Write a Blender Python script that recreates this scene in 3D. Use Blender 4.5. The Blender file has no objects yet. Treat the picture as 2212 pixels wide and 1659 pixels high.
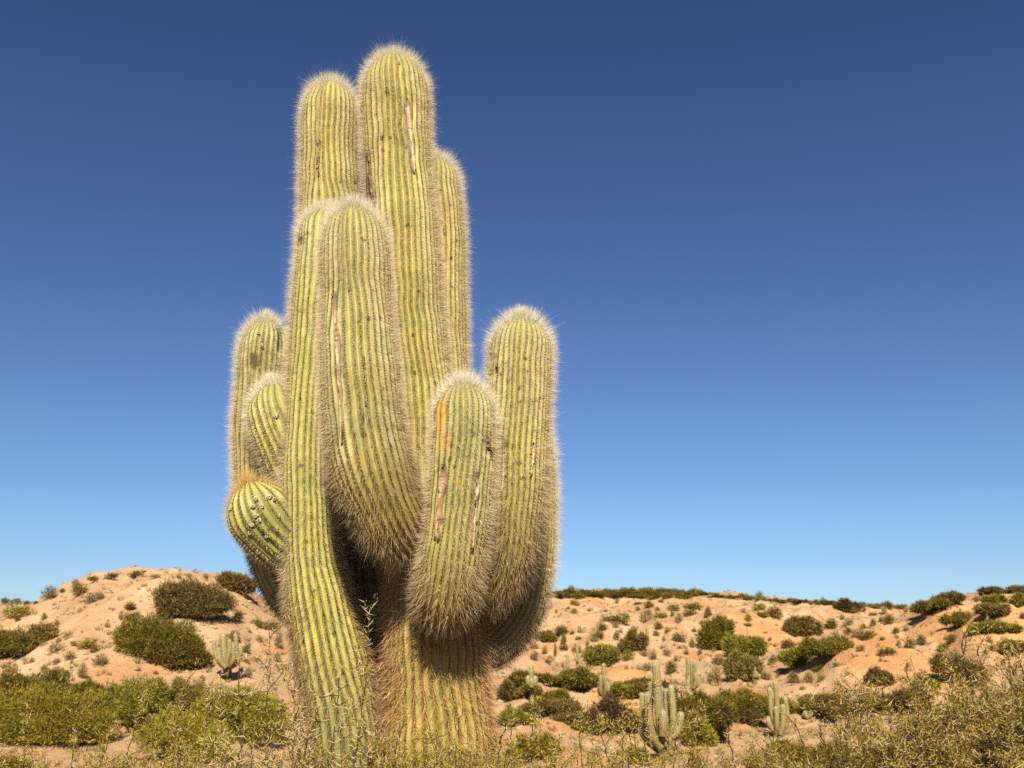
import bpy, math, random
import numpy as np
from mathutils import Vector

# ------------------------------------------------------------------ camera, sky, sun
scene = bpy.context.scene
COL = scene.collection
PITCH = math.radians(17.2)
EYE = 1.6
F = 2171.0                       # focal length in units of the 2212-wide sketch grid
cam_data = bpy.data.cameras.new('camera')
cam = bpy.data.objects.new('camera', cam_data)
COL.objects.link(cam)
cam.location = (0, 0, EYE)
cam.rotation_euler = (math.radians(90) + PITCH, 0, 0)
cam_data.sensor_width = 36.0
cam_data.lens = 36.0 * F / 2212.0
cam_data.clip_start = 0.05
cam_data.clip_end = 8000
cam_data.dof.use_dof = True
cam_data.dof.focus_distance = 7.6
cam_data.dof.aperture_fstop = 4.0
scene.camera = cam

SUN_EL = math.radians(40)
TRAVEL = Vector((-0.03, 1.0, -math.tan(SUN_EL))).normalized()
world = bpy.data.worlds.new('World')
scene.world = world
world.use_nodes = True
wn = world.node_tree
wn.nodes.clear()
sky = wn.nodes.new('ShaderNodeTexSky')
sky.sky_type = 'NISHITA'
sky.sun_disc = False
sky.sun_elevation = SUN_EL
sky.sun_rotation = math.radians(180)
sky.altitude = 2600
sky.air_density = 1.4
sky.dust_density = 8.0
sky.ozone_density = 1.0
gam = wn.nodes.new('ShaderNodeGamma')
gam.inputs[1].default_value = 1.5
bg = wn.nodes.new('ShaderNodeBackground')
bg.inputs[1].default_value = 0.05
wo = wn.nodes.new('ShaderNodeOutputWorld')
wn.links.new(sky.outputs[0], gam.inputs[0])
tint = wn.nodes.new('ShaderNodeMix'); tint.data_type = 'RGBA'; tint.blend_type = 'MULTIPLY'
tint.inputs[0].default_value = 1.0
tint.inputs[7].default_value = (0.280, 0.294, 0.334, 1)      # dims the whole sky so shadows stay dark under the raised exposure
wn.links.new(gam.outputs[0], tint.inputs[6])
wn.links.new(tint.outputs[2], bg.inputs[0])
wn.links.new(bg.outputs[0], wo.inputs[0])

sun_data = bpy.data.lights.new('sun', 'SUN')
sun_data.energy = 5.0
sun_data.angle = math.radians(0.53)
sun_data.color = (1.0, 0.87, 0.65)
sun = bpy.data.objects.new('sun', sun_data)
sun.rotation_euler = TRAVEL.to_track_quat('-Z', 'Y').to_euler()
sun.location = (0, -20, 30)
COL.objects.link(sun)

scene.view_settings.view_transform = 'Standard'
scene.view_settings.look = 'None'
scene.view_settings.exposure = 1.50
scene.view_settings.gamma = 1.0
scene.cycles.max_bounces = 6
scene.cycles.diffuse_bounces = 1
scene.cycles.transparent_max_bounces = 4
scene.cycles.use_denoising = False

# ------------------------------------------------------------------ helpers
R = np.random.default_rng(7)
SP, CP = math.sin(PITCH), math.cos(PITCH)

def ray(xd, yd):
    """direction of the camera ray through sketch point (xd, yd), scaled so that y = 1"""
    cx, cy = (xd - 1106.0) / F, (829.5 - yd) / F
    d = np.array([cx, CP - cy * SP, SP + cy * CP])
    return d / d[1]

def at(xd, yd, depth):
    d = ray(xd, yd)
    return np.array([0, 0, EYE]) + d * depth

def fwd(p):
    return p[1] * CP + (p[2] - EYE) * SP

def project(P):
    P = np.asarray(P)
    X, Y, Z = P[..., 0], P[..., 1], P[..., 2] - EYE
    f = Y * CP + Z * SP
    u = -Y * SP + Z * CP
    return 1106 + F * X / f, 829.5 - F * u / f

def link(name, data, parent=None):
    o = bpy.data.objects.new(name, data)
    COL.objects.link(o)
    if parent is not None:
        o.parent = parent
    return o

def tag(o, label=None, cat=None, group=None, kind=None):
    if label: o['label'] = label
    if cat: o['category'] = cat
    if group: o['group'] = group
    if kind: o['kind'] = kind
    return o

def make_mesh(name, V, T, mat, cols=None, smooth=False, uv=None, attrs=None, quads=False):
    k = 4 if quads else 3
    V = np.ascontiguousarray(V, dtype=np.float32)
    T = np.ascontiguousarray(T, dtype=np.int32)
    me = bpy.data.meshes.new(name)
    me.vertices.add(len(V))
    me.vertices.foreach_set('co', V.ravel())
    me.loops.add(T.size)
    me.loops.foreach_set('vertex_index', T.ravel())
    me.polygons.add(len(T))
    me.polygons.foreach_set('loop_start', np.arange(0, T.size, k, dtype=np.int32))
    if smooth:
        me.polygons.foreach_set('use_smooth', np.ones(len(T), dtype=bool))
    if cols is not None:
        a = me.color_attributes.new('Col', 'FLOAT_COLOR', 'POINT')
        c = np.ones((len(V), 4), dtype=np.float32)
        c[:, :3] = cols
        a.data.foreach_set('color', c.ravel())
    if uv is not None:
        l = me.uv_layers.new(name='UVMap')
        l.data.foreach_set('uv', np.ascontiguousarray(uv[T.ravel()], dtype=np.float32).ravel())
    for n, v in (attrs or {}).items():
        a = me.attributes.new(n, 'FLOAT', 'POINT')
        a.data.foreach_set('value', np.ascontiguousarray(v, dtype=np.float32))
    me.update(calc_edges=True)
    if mat is not None:
        me.materials.append(mat)
    return me

# value noise -------------------------------------------------------
_perm = R.permutation(4096)
_val = R.random(4096) * 2 - 1
def _h(ix, iy):
    return _val[_perm[(_perm[ix & 4095] + iy) & 4095]]
def noise2(x, y):
    x = np.asarray(x, float); y = np.asarray(y, float)
    ix, iy = np.floor(x).astype(int), np.floor(y).astype(int)
    fx, fy = x - ix, y - iy
    fx = fx * fx * fx * (fx * (fx * 6 - 15) + 10); fy = fy * fy * fy * (fy * (fy * 6 - 15) + 10)
    a, b = _h(ix, iy), _h(ix + 1, iy)
    c, d = _h(ix, iy + 1), _h(ix + 1, iy + 1)
    return (a + (b - a) * fx) * (1 - fy) + (c + (d - c) * fx) * fy
def fbm(x, y, o=4):
    s, a, n = 0, 1.0, 0
    for i in range(o):
        s = s + a * noise2(x + 17.3 * i, y - 9.1 * i); n += a
        x, y, a = x * 2.03, y * 2.03, a * 0.5
    return s / n
def sstep(a, b, x):
    t = np.clip((x - a) / (b - a), 0, 1)
    return t * t * (3 - 2 * t)

# ------------------------------------------------------------------ node materials
def new_mat(name):
    m = bpy.data.materials.new(name)
    m.use_nodes = True
    m.node_tree.nodes.clear()
    return m, m.node_tree.nodes, m.node_tree.links
def nd(N, t, **kw):
    n = N.new(t)
    for k, v in kw.items():
        setattr(n, k, v)
    return n
def mixc(N, L, fac, a, b, mode='MIX'):
    m = N.new('ShaderNodeMix'); m.data_type = 'RGBA'; m.blend_type = mode
    for s, v in ((m.inputs[0], fac), (m.inputs[6], a), (m.inputs[7], b)):
        if isinstance(v, (int, float)): s.default_value = v
        elif isinstance(v, tuple): s.default_value = (*v, 1)
        else: L.new(v, s)
    return m.outputs[2]
def mth(N, L, op, a, b=None, c=None, clamp=False):
    m = N.new('ShaderNodeMath'); m.operation = op; m.use_clamp = clamp
    for i, v in enumerate((a, b, c)):
        if v is None: continue
        if isinstance(v, (int, float)): m.inputs[i].default_value = v
        else: L.new(v, m.inputs[i])
    return m.outputs[0]
def rng_(N, L, v, a, b, c=0.0, d=1.0):
    m = N.new('ShaderNodeMapRange')
    m.interpolation_type = 'SMOOTHSTEP'
    L.new(v, m.inputs[0])
    for i, x in enumerate((a, b, c, d)): m.inputs[i + 1].default_value = x
    return m.outputs[0]
def noi(N, L, vec, scale, detail=4, rough=0.55):
    n = N.new('ShaderNodeTexNoise')
    n.inputs['Scale'].default_value = scale
    n.inputs['Detail'].default_value = detail
    n.inputs['Roughness'].default_value = rough
    if vec is not None: L.new(vec, n.inputs['Vector'])
    return n.outputs[0]

K = 0.41          # palette values are on-screen tones; this brings them to real-world reflectance
def toned(N, L, col, k=K):
    return mixc(N, L, 1.0, col, (k, k, k), 'MULTIPLY')

def leaf_mat(name, transl=0.25, rough=0.7, vary=True, k=K):
    """surface coloured by its own 'Col' attribute, with a share of light passing through"""
    m, N, L = new_mat(name)
    out = nd(N, 'ShaderNodeOutputMaterial')
    col = nd(N, 'ShaderNodeVertexColor', layer_name='Col').outputs[0]
    if vary:
        oi = nd(N, 'ShaderNodeObjectInfo')
        hsv = nd(N, 'ShaderNodeHueSaturation')
        L.new(col, hsv.inputs['Color'])
        L.new(rng_(N, L, oi.outputs['Random'], 0, 1, 0.485, 0.515), hsv.inputs['Hue'])
        L.new(rng_(N, L, oi.outputs['Random'], 0, 1, 0.8, 1.2), hsv.inputs['Value'])
        col = hsv.outputs[0]
    col = toned(N, L, col, k)
    d = nd(N, 'ShaderNodeBsdfPrincipled')
    L.new(col, d.inputs['Base Color'])
    d.inputs['Roughness'].default_value = rough
    d.inputs['Specular IOR Level'].default_value = 0.25
    t = nd(N, 'ShaderNodeBsdfTranslucent')
    L.new(col, t.inputs[0])
    mx = nd(N, 'ShaderNodeMixShader')
    mx.inputs[0].default_value = transl
    L.new(d.outputs[0], mx.inputs[1]); L.new(t.outputs[0], mx.inputs[2])
    L.new(mx.outputs[0], out.inputs[0])
    return m

def simple_mat(name, c1, c2, scale, rough=0.8, bump=0.3):
    m, N, L = new_mat(name)
    out = nd(N, 'ShaderNodeOutputMaterial')
    tc = nd(N, 'ShaderNodeTexCoord').outputs['Object']
    n = noi(N, L, tc, scale, 5)
    d = nd(N, 'ShaderNodeBsdfPrincipled')
    L.new(toned(N, L, mixc(N, L, rng_(N, L, n, 0.35, 0.65), c1, c2)), d.inputs['Base Color'])
    d.inputs['Roughness'].default_value = rough
    d.inputs['Specular IOR Level'].default_value = 0.2
    if bump:
        b = nd(N, 'ShaderNodeBump'); b.inputs['Strength'].default_value = bump
        L.new(n, b.inputs['Height']); L.new(b.outputs[0], d.inputs['Normal'])
    L.new(d.outputs[0], out.inputs[0])
    return m

def cactus_mat():
    m, N, L = new_mat('cactus_skin')
    out = nd(N, 'ShaderNodeOutputMaterial')
    P = nd(N, 'ShaderNodeNewGeometry').outputs['Position']
    uvs = nd(N, 'ShaderNodeSeparateXYZ'); L.new(nd(N, 'ShaderNodeUVMap').outputs[0], uvs.inputs[0])
    u, v = uvs.outputs[0], uvs.outputs[1]
    base = nd(N, 'ShaderNodeVertexColor', layer_name='Col').outputs[0]
    n1 = noi(N, L, P, 4.5, 5)
    n2 = noi(N, L, P, 22, 4)
    col = mixc(N, L, rng_(N, L, n1, 0.35, 0.7, 0.0, 0.75), base, mixc(N, L, 1.0, base, (0.52, 0.70, 0.62), 'MULTIPLY'))
    col = mixc(N, L, rng_(N, L, n2, 0.45, 0.7, 0.0, 0.4), col, mixc(N, L, 1.0, base, (1.25, 1.16, 0.9), 'MULTIPLY'))
    # bark-brown flecks
    n3 = noi(N, L, P, 38, 3)
    col = mixc(N, L, rng_(N, L, n3, 0.66, 0.72, 0.0, 0.55), col, (0.13, 0.085, 0.035))
    # areole felt: a dotted line along each rib crest
    fu = mth(N, L, 'ABSOLUTE', mth(N, L, 'SUBTRACT', mth(N, L, 'FRACT', mth(N, L, 'ADD', u, 0.5)), 0.5))
    fv = mth(N, L, 'ABSOLUTE', mth(N, L, 'SUBTRACT', mth(N, L, 'FRACT', v), 0.5))
    d1 = rng_(N, L, fu, 0.07, 0.19, 1.0, 0.0)
    d2 = rng_(N, L, fv, 0.22, 0.42, 1.0, 0.35)
    col = mixc(N, L, mth(N, L, 'MULTIPLY', d1, d2), col, (0.105, 0.062, 0.028))
    # wounds and stains
    br = nd(N, 'ShaderNodeAttribute', attribute_name='brown').outputs['Fac']
    orr = nd(N, 'ShaderNodeAttribute', attribute_name='orange').outputs['Fac']
    nb = noi(N, L, P, 60, 3)
    brm = rng_(N, L, mth(N, L, 'ADD', br, mth(N, L, 'MULTIPLY', mth(N, L, 'SUBTRACT', nb, 0.5), 1.8)), 0.4, 0.95, 0.0, 0.85)
    orm = rng_(N, L, mth(N, L, 'ADD', orr, mth(N, L, 'MULTIPLY', mth(N, L, 'SUBTRACT', nb, 0.5), 1.3)), 0.45, 0.75)
    col = mixc(N, L, mth(N, L, 'MULTIPLY', orm, 0.8), col, (0.60, 0.33, 0.05))
    col = mixc(N, L, brm, col, (0.07, 0.04, 0.018))
    d = nd(N, 'ShaderNodeBsdfPrincipled')
    L.new(toned(N, L, col), d.inputs['Base Color'])
    d.inputs['Roughness'].default_value = 0.55
    d.inputs['Specular IOR Level'].default_value = 0.3
    b = nd(N, 'ShaderNodeBump'); b.inputs['Strength'].default_value = 0.25; b.inputs['Distance'].default_value = 0.01
    L.new(n2, b.inputs['Height']); L.new(b.outputs[0], d.inputs['Normal'])
    L.new(d.outputs[0], out.inputs[0])
    return m

def ground_mat():
    m, N, L = new_mat('desert_soil')
    out = nd(N, 'ShaderNodeOutputMaterial')
    P = nd(N, 'ShaderNodeNewGeometry').outputs['Position']
    orr = nd(N, 'ShaderNodeAttribute', attribute_name='ochre').outputs['Fac']
    n1 = noi(N, L, P, 0.11, 5)
    n2 = noi(N, L, P, 0.9, 6, 0.65)
    n3 = noi(N, L, P, 6.0, 5, 0.7)
    # gentle bedding lines that follow height
    sx = nd(N, 'ShaderNodeMapping'); sx.inputs['Scale'].default_value = (0.10, 0.10, 1.6)
    L.new(P, sx.inputs[0])
    n4 = noi(N, L, sx.outputs[0], 1.0, 4, 0.6)
    col = mixc(N, L, rng_(N, L, n1, 0.35, 0.65), (0.57, 0.365, 0.22), (0.65, 0.43, 0.255))
    col = mixc(N, L, rng_(N, L, n4, 0.42, 0.62, 0.0, 0.6), col, (0.70, 0.48, 0.28))
    n5 = noi(N, L, P, 0.23, 6, 0.6)
    col = mixc(N, L, rng_(N, L, n5, 0.55, 0.68, 0.0, 0.75), col, (0.80, 0.58, 0.38))
    col = mixc(N, L, rng_(N, L, n5, 0.47, 0.36, 0.0, 0.8), col, (0.62, 0.31, 0.14))
    om = rng_(N, L, mth(N, L, 'ADD', orr, mth(N, L, 'MULTIPLY', mth(N, L, 'SUBTRACT', n2, 0.5), 0.9)), 0.25, 0.8)
    col = mixc(N, L, om, col, mixc(N, L, rng_(N, L, n4, 0.35, 0.65), (0.68, 0.34, 0.15), (0.72, 0.42, 0.20)))
    col = mixc(N, L, rng_(N, L, n2, 0.5, 0.72, 0.0, 0.5), col, (0.50, 0.31, 0.175))
    col = mixc(N, L, rng_(N, L, n3, 0.54, 0.68, 0.0, 0.5), col, (0.38, 0.245, 0.15))
    d = nd(N, 'ShaderNodeBsdfPrincipled')
    L.new(toned(N, L, col, 0.455), d.inputs['Base Color'])
    d.inputs['Roughness'].default_value = 0.95
    d.inputs['Specular IOR Level'].default_value = 0.1
    b = nd(N, 'ShaderNodeBump'); b.inputs['Strength'].default_value = 0.75; b.inputs['Distance'].default_value = 0.4
    hh = mth(N, L, 'ADD', mth(N, L, 'MULTIPLY', n2, 1.0), mth(N, L, 'MULTIPLY', n3, 0.5))
    L.new(hh, b.inputs['Height']); L.new(b.outputs[0], d.inputs['Normal'])
    L.new(d.outputs[0], out.inputs[0])
    return m

M_CACTUS = cactus_mat()
M_SPINE = leaf_mat('spines', 0.42, 0.5, vary=False, k=0.64)
M_SOIL = ground_mat()
M_LEAF = leaf_mat('leaves', 0.35)
M_TWIG = simple_mat('twig_bark', (0.11, 0.075, 0.05), (0.055, 0.038, 0.026), 40)
M_BRANCH = simple_mat('shrub_branch', (0.12, 0.085, 0.055), (0.06, 0.042, 0.03), 9)
M_THORN = simple_mat('thorn', (0.82, 0.68, 0.42), (0.72, 0.52, 0.24), 30, 0.5, 0)
M_TINY = leaf_mat('acacia_leaves', 0.3, vary=False)
M_FRUIT = simple_mat('dried_flower', (0.72, 0.62, 0.45), (0.40, 0.28, 0.16), 60)
M_ROCK = simple_mat('stone', (0.66, 0.50, 0.35), (0.40, 0.26, 0.17), 3)

def scar_mat():
    m, N, L = new_mat('dead_wood_scar')
    out = nd(N, 'ShaderNodeOutputMaterial')
    P = nd(N, 'ShaderNodeNewGeometry').outputs['Position']
    mp = nd(N, 'ShaderNodeMapping'); mp.inputs['Scale'].default_value = (1, 1, 0.25)
    L.new(P, mp.inputs[0])
    a = noi(N, L, mp.outputs[0], 45, 4)
    b_ = noi(N, L, P, 13, 3)
    e = nd(N, 'ShaderNodeVertexColor', layer_name='Col').outputs[0]
    col = mixc(N, L, rng_(N, L, a, 0.46, 0.66, 0.0, 0.8), e, (0.34, 0.19, 0.09))
    col = mixc(N, L, rng_(N, L, b_, 0.57, 0.66, 0.0, 0.85), col, (0.50, 0.20, 0.04))
    mq = nd(N, 'ShaderNodeMapping'); mq.inputs['Scale'].default_value = (9, 9, 60); L.new(P, mq.inputs[0])
    crk = noi(N, L, mq.outputs[0], 1.0, 2)
    col = mixc(N, L, rng_(N, L, crk, 0.58, 0.66, 0.0, 0.8), col, (0.12, 0.065, 0.03))
    d = nd(N, 'ShaderNodeBsdfPrincipled')
    L.new(toned(N, L, col), d.inputs['Base Color']); d.inputs['Roughness'].default_value = 0.85
    bb = nd(N, 'ShaderNodeBump'); bb.inputs['Strength'].default_value = 0.4
    L.new(a, bb.inputs['Height']); L.new(bb.outputs[0], d.inputs['Normal'])
    L.new(d.outputs[0], out.inputs[0])
    return m
M_SCAR = scar_mat()

# ------------------------------------------------------------------ ground and hills
def crest_table(knots, Y):
    P = np.array([at(x, y, Y) for x, y in knots])
    return P[:, 0], P[:, 2]
LX, LZ = crest_table([(-900, 1470), (-300, 1430), (0, 1338), (60, 1316), (120, 1285), (170, 1258), (215, 1250), (300, 1247), (440, 1252),
                      (490, 1262), (540, 1285), (620, 1332), (700, 1380), (800, 1440), (920, 1520), (1050, 1580), (1300, 1600), (3400, 1600)], 95.0)
RX, RZ = crest_table([(-1500, 1300), (-300, 1290), (0, 1300), (60, 1302), (200, 1320), (500, 1330), (900, 1300), (1180, 1278), (1260, 1276), (1330, 1278), (1400, 1272), (1460, 1275),
                      (1540, 1284), (1600, 1286), (1640, 1293), (1720, 1296), (1800, 1303), (1870, 1306), (1955, 1314), (1990, 1306), (2030, 1294), (2080, 1284), (2130, 1279),
                      (2212, 1272), (2500, 1255), (3800, 1270)], 150.0)
MOUNDS = []                       # centre x, centre y, height, sigma x, sigma y, ochre
def mound(xd, yd_top, depth, height, wd, dy, ochre):
    p = at(xd, yd_top, depth)
    MOUNDS.append((p[0], depth, height, wd / F * depth * 0.5, dy, ochre))
mound(1880, 1400, 74, 3.0, 240, 8, 0.9)
mound(2050, 1350, 100, 0.15, 210, 12, 0.9)
mound(1345, 1440, 66, 1.15, 210, 6, 0.8)
mound(2190, 1380, 92, 2.0, 160, 6, 0.6)
mound(1650, 1345, 108, 0.9, 170, 9, 0.9)
mound(1240, 1560, 42, 0.5, 170, 5, 0.9)
mound(300, 1400, 72, 0.8, 150, 7, 0.2)
mound(1170, 1490, 58, 0.9, 120, 5, 0.5)
OCHRE = [(380, 1300, 86, 6, 3, .35), (120, 1380, 68, 5, 3, .45), (1500, 1560, 48, 6, 3, .6), (1160, 1580, 44, 5, 3, .9), (240, 1310, 84, 4, 4, .5), (170, 1345, 80, 5, 3, .4), (1260, 1320, 118, 10, 8, .35), (1850, 1475, 66, 5, 4, .5), (60, 1420, 60, 3, 3, .3)]

def ground_z(X, Y):
    X = np.asarray(X, float); Y = np.asarray(Y, float)
    base = -0.95 * sstep(11, 34, Y) - 0.2 * sstep(34, 60, Y)
    base = base + 0.10 * fbm(X / 5, Y / 5, 3) * sstep(10, 20, np.hypot(X, Y))
    # left knoll
    w = 5.0 * fbm(X / 22 + 3, Y / 22, 3)
    Yl = Y + w * 0.6
    t = np.clip((Yl - 40) / (95 - 40), 0, 1)
    g = np.sin(t * math.pi / 2) ** 1.55
    g = g * (1 - 0.95 * sstep(96, 170, Yl))
    zl = np.interp(np.where(Y < 95, X * 95.0 / np.maximum(Y, 55.0), X), LX, LZ) + 1.15
    gul = fbm(X / 5.0, Y / 16.0, 4)
    hl = 0.55 * (1 - 2 * np.abs(fbm(X / 6 + 1.2, Y / 13 + 7.1, 3)) ** 0.8) * np.sin(t * math.pi) ** 0.8 * (zl > 3) + g * np.maximum(zl, 0) + gul * 1.5 * g * (1 - t ** 3)
    # long slope on the right and behind
    Yr = Y + 8 * fbm(X / 30 - 7, Y / 30 + 2, 3) * (1 - sstep(120, 146, Y))
    t2 = np.clip((Yr - 46) / (150 - 46), 0, 1)
    g2 = t2 ** 1.05
    g2 = g2 * (1 - 0.55 * sstep(152, 260, Y))
    Xr = X * 150.0 / np.maximum(Y, 60.0) * sstep(40, 100, Y) + X * (1 - sstep(40, 100, Y))
    zr = np.interp(np.where(Y < 150, Xr, X), RX, RZ) + 1.15
    und = fbm(X / 16, Y / 26, 4) * 3.2 * np.sin(np.clip(t2, 0, 1) * math.pi) + fbm(X / 4.5, Y / 11, 4) * 1.1 * np.sin(t2 * math.pi) ** 0.7
    rdg = 1 - 2 * np.abs(fbm(X / 9 + 4.2, Y / 17 + 1.1, 3)) ** 0.8
    lf = 0.15 + 0.85 * sstep(-48, -14, X)
    hr = g2 * np.maximum(zr, 0) + lf * und + lf * 1.3 * rdg * np.sin(t2 * math.pi) ** 0.8
    k = 0.5
    h = np.maximum(hl, hr) + k * np.exp(-np.abs(hl - hr) / k) * 0.35 - 0.175 * (hl < 0.01) * 0
    z = base + h * sstep(30, 55, Y)
    for (mx, my, mh, sx, sy, oc) in MOUNDS:
        d = ((X - mx) / sx) ** 2 + ((Y - my) / sy) ** 2
        z = z + mh * np.exp(-d * 0.8) * (1 + 0.12 * fbm(X / 2.2, Y / 3.5, 3))
    # weathered strata near the knoll's crest
    st = sstep(8.8, 11.0, z) * sstep(60, 80, Y) * (1 - sstep(100, 115, Y)) * (hl > hr)
    ph = z / 0.62 + 1.3 * fbm(X / 7, Y / 7, 3)
    z = z + st * 0.30 * np.sin(2 * math.pi * ph + 0.8 * np.sin(2 * math.pi * ph))
    z = z + (0.16 * fbm(X / 1.3, Y / 1.3, 3) + 0.35 * fbm(X / 3.6, Y / 5.0, 3)) * sstep(25, 60, Y)
    return z

def ochre_of(X, Y):
    o = np.zeros_like(X)
    for (mx, my, mh, sx, sy, oc) in MOUNDS:
        d = ((X - mx) / sx / 1.15) ** 2 + ((Y - my + sy * 0.5) / sy / 1.3) ** 2
        o = np.maximum(o, oc * np.exp(-d ** 1.5))
    for (xd, yd, dep, sx, sy, a) in OCHRE:
        p = at(xd, yd, dep)
        o = np.maximum(o, a * np.exp(-((X - p[0]) / sx) ** 2 - ((Y - dep) / sy) ** 2))
    return o

def build_ground():
    fine = np.linspace(-34, 34, 620)
    left = -34 - np.cumsum(np.linspace(0.2, 6.5, 44)); left = left[left > -179]
    right = -left
    ang = np.radians(np.concatenate([left[::-1], fine, right]))
    r = np.concatenate([[0.4, 1.2, 2.2, 3.5], np.geomspace(5, 40, 80), np.linspace(40.5, 165, 260), np.geomspace(168, 4000, 40)])
    A, Q = np.meshgrid(ang, r)
    X, Y = np.sin(A) * Q, np.cos(A) * Q
    Z = ground_z(X, Y)
    Z = Z - 0.0 * Q
    n, m = X.shape
    V = np.stack([X, Y, Z], -1).reshape(-1, 3)
    i = np.arange(n * m).reshape(n, m)
    T = np.stack([i[:-1, :-1], i[:-1, 1:], i[1:, 1:], i[1:, :-1]], -1).reshape(-1, 4)[:, ::-1]
    seam = np.stack([i[:-1, -1], i[:-1, 0], i[1:, 0], i[1:, -1]], -1)[:, ::-1]
    fan = np.stack([np.full(m, n * m), np.roll(i[0], -1), i[0]], -1)
    T = np.concatenate([T, seam])
    me = make_mesh('ground', V, T, M_SOIL, smooth=True, quads=True, attrs={'ochre': ochre_of(V[:, 0], V[:, 1])})
    tag(link('ground', me), 'dry peach coloured desert soil rising into eroded hills', kind='structure')
build_ground()

def hit(xd, yd, near=14.0):
    """where the sight line through a sketch point meets the ground"""
    d = ray(xd, yd)
    Y = np.concatenate([np.arange(near, 40, 0.15), np.arange(40, 175, 0.3)])
    X = d[0] * Y
    Z = EYE + d[2] * Y
    c = Z - ground_z(X, Y)
    neg = np.nonzero(c < 0)[0]
    if len(neg):
        j = neg[0]
    else:
        ok = Y > 45
        j = np.argmin(np.where(ok, c / Y, 9))
    return np.array([X[j], Y[j], ground_z(X[j], Y[j])])

# ------------------------------------------------------------------ tubes (cactus bodies, branches)
def hermite(P, n):
    P = np.asarray(P, float)
    t = np.concatenate([[0], np.cumsum(np.linalg.norm(np.diff(P[:, :3], axis=0), axis=1))])
    m = np.gradient(P, t, axis=0)
    q = np.linspace(0, t[-1], n)
    k = np.clip(np.searchsorted(t, q) - 1, 0, len(t) - 2)
    h = (t[k + 1] - t[k])[:, None]
    s = ((q - t[k]) / h[:, 0])[:, None]
    return ((2*s**3 - 3*s**2 + 1) * P[k] + (s**3 - 2*s**2 + s) * h * m[k] + (-2*s**3 + 3*s**2) * P[k+1] + (s**3 - s**2) * h * m[k+1])

def frames(C):
    T = np.gradient(C, axis=0)
    T /= np.linalg.norm(T, axis=1)[:, None]
    n = len(C)
    N = np.zeros_like(C)
    a = np.array([0.0, -1.0, 0.0])
    a = a - T[-1] * a.dot(T[-1]); a /= np.linalg.norm(a)
    N[-1] = a
    for i in range(n - 2, -1, -1):
        v = N[i + 1] - T[i] * N[i + 1].dot(T[i])
        N[i] = v / np.linalg.norm(v)
    B = np.cross(T, N)
    return T, N, B

class Body:
    """one ribbed column: base to apex along a path of (x, y, z, radius)"""
    def __init__(s, path, ribs=26, per=6, seg=0.026, cap=1.25, amp=0.042, lump=0.034, seed=0, shape=0.62):
        path = np.asarray(path, float)
        Ltot = np.linalg.norm(np.diff(path[:, :3], axis=0), axis=1).sum()
        D = hermite(path, 400)
        L = np.concatenate([[0], np.cumsum(np.linalg.norm(np.diff(D[:, :3], axis=0), axis=1))])
        rt = D[-1, 3]
        capl = min(cap * rt, L[-1] * 0.7)
        nb = max(6, int((L[-1] - capl) / seg)); nc = max(8, int(capl / seg * 1.3))
        q = np.concatenate([np.linspace(0, L[-1] - capl, nb, endpoint=False), L[-1] - capl + capl * np.sin(np.linspace(0, math.pi / 2, nc))])
        C = np.stack([np.interp(q, L, D[:, k]) for k in range(3)], -1)
        rr = np.interp(q, L, D[:, 3])
        x = np.clip((q - (L[-1] - capl)) / capl, 0, 1)
        rr = rr * np.maximum(1 - x ** 2, 0.0) ** shape
        rr = np.maximum(rr, 0.004)
        rr = rr * (1 + lump * noise2(q * 3.1 + seed * 7.7, q * 0 + seed) + lump * 0.6 * noise2(q * 9 + seed * 3.3, q * 0 + 5.5))
        # tangent straight near the apex so that sampling there stays sane
        Cs = C + np.arange(len(C))[:, None] * 1e-9
        s.T, s.N, s.B = frames(Cs)
        s.C, s.r, s.q, s.L, s.ribs, s.amp, s.seed, s.per = C, rr, q, L[-1], ribs, amp, seed, per
        s.na = ribs * per
    def wob(s, q, rib):
        return 0.55 * noise2(q * 1.5 + s.seed, rib * 0.9 + s.seed * 2.0) + 0.16 * noise2(q * 6 + s.seed, rib * 1.7)
    def grid(s):
        th = np.arange(s.na) / s.na * 2 * math.pi
        u = np.arange(s.na) / s.per
        lobe = np.cos(2 * math.pi * u)                       # crest at whole numbers
        lobe = np.sign(lobe) * np.abs(lobe) ** 0.85
        Q, TH = np.meshgrid(s.q, th, indexing='ij')
        Tw = TH + s.wob(Q, np.cos(TH) * 2 + np.sin(TH) * 1.3) * 2 * math.pi / s.ribs
        rad = s.r[:, None] * (1 + s.amp * lobe[None, :] * (1 + 0.25 * noise2(Q * 5 + s.seed, TH * 3)))
        rad = rad + 0.012 * s.r[:, None] * noise2(Q * 30 + s.seed, TH * 9)
        V = s.C[:, None, :] + rad[..., None] * (np.cos(Tw)[..., None] * s.N[:, None, :] + np.sin(Tw)[..., None] * s.B[:, None, :])
        s.V = V
        return V
    def normals(s):
        a = np.gradient(s.V, axis=0)
        b = np.roll(s.V, -1, 1) - np.roll(s.V, 1, 1)
        n = np.cross(b, a)
        n /= np.linalg.norm(n, axis=-1)[..., None] + 1e-12
        out = s.V - s.C[:, None, :]
        sg = np.sign((n * out).sum(-1))[..., None]
        return n * np.where(sg == 0, 1, sg)

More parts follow.
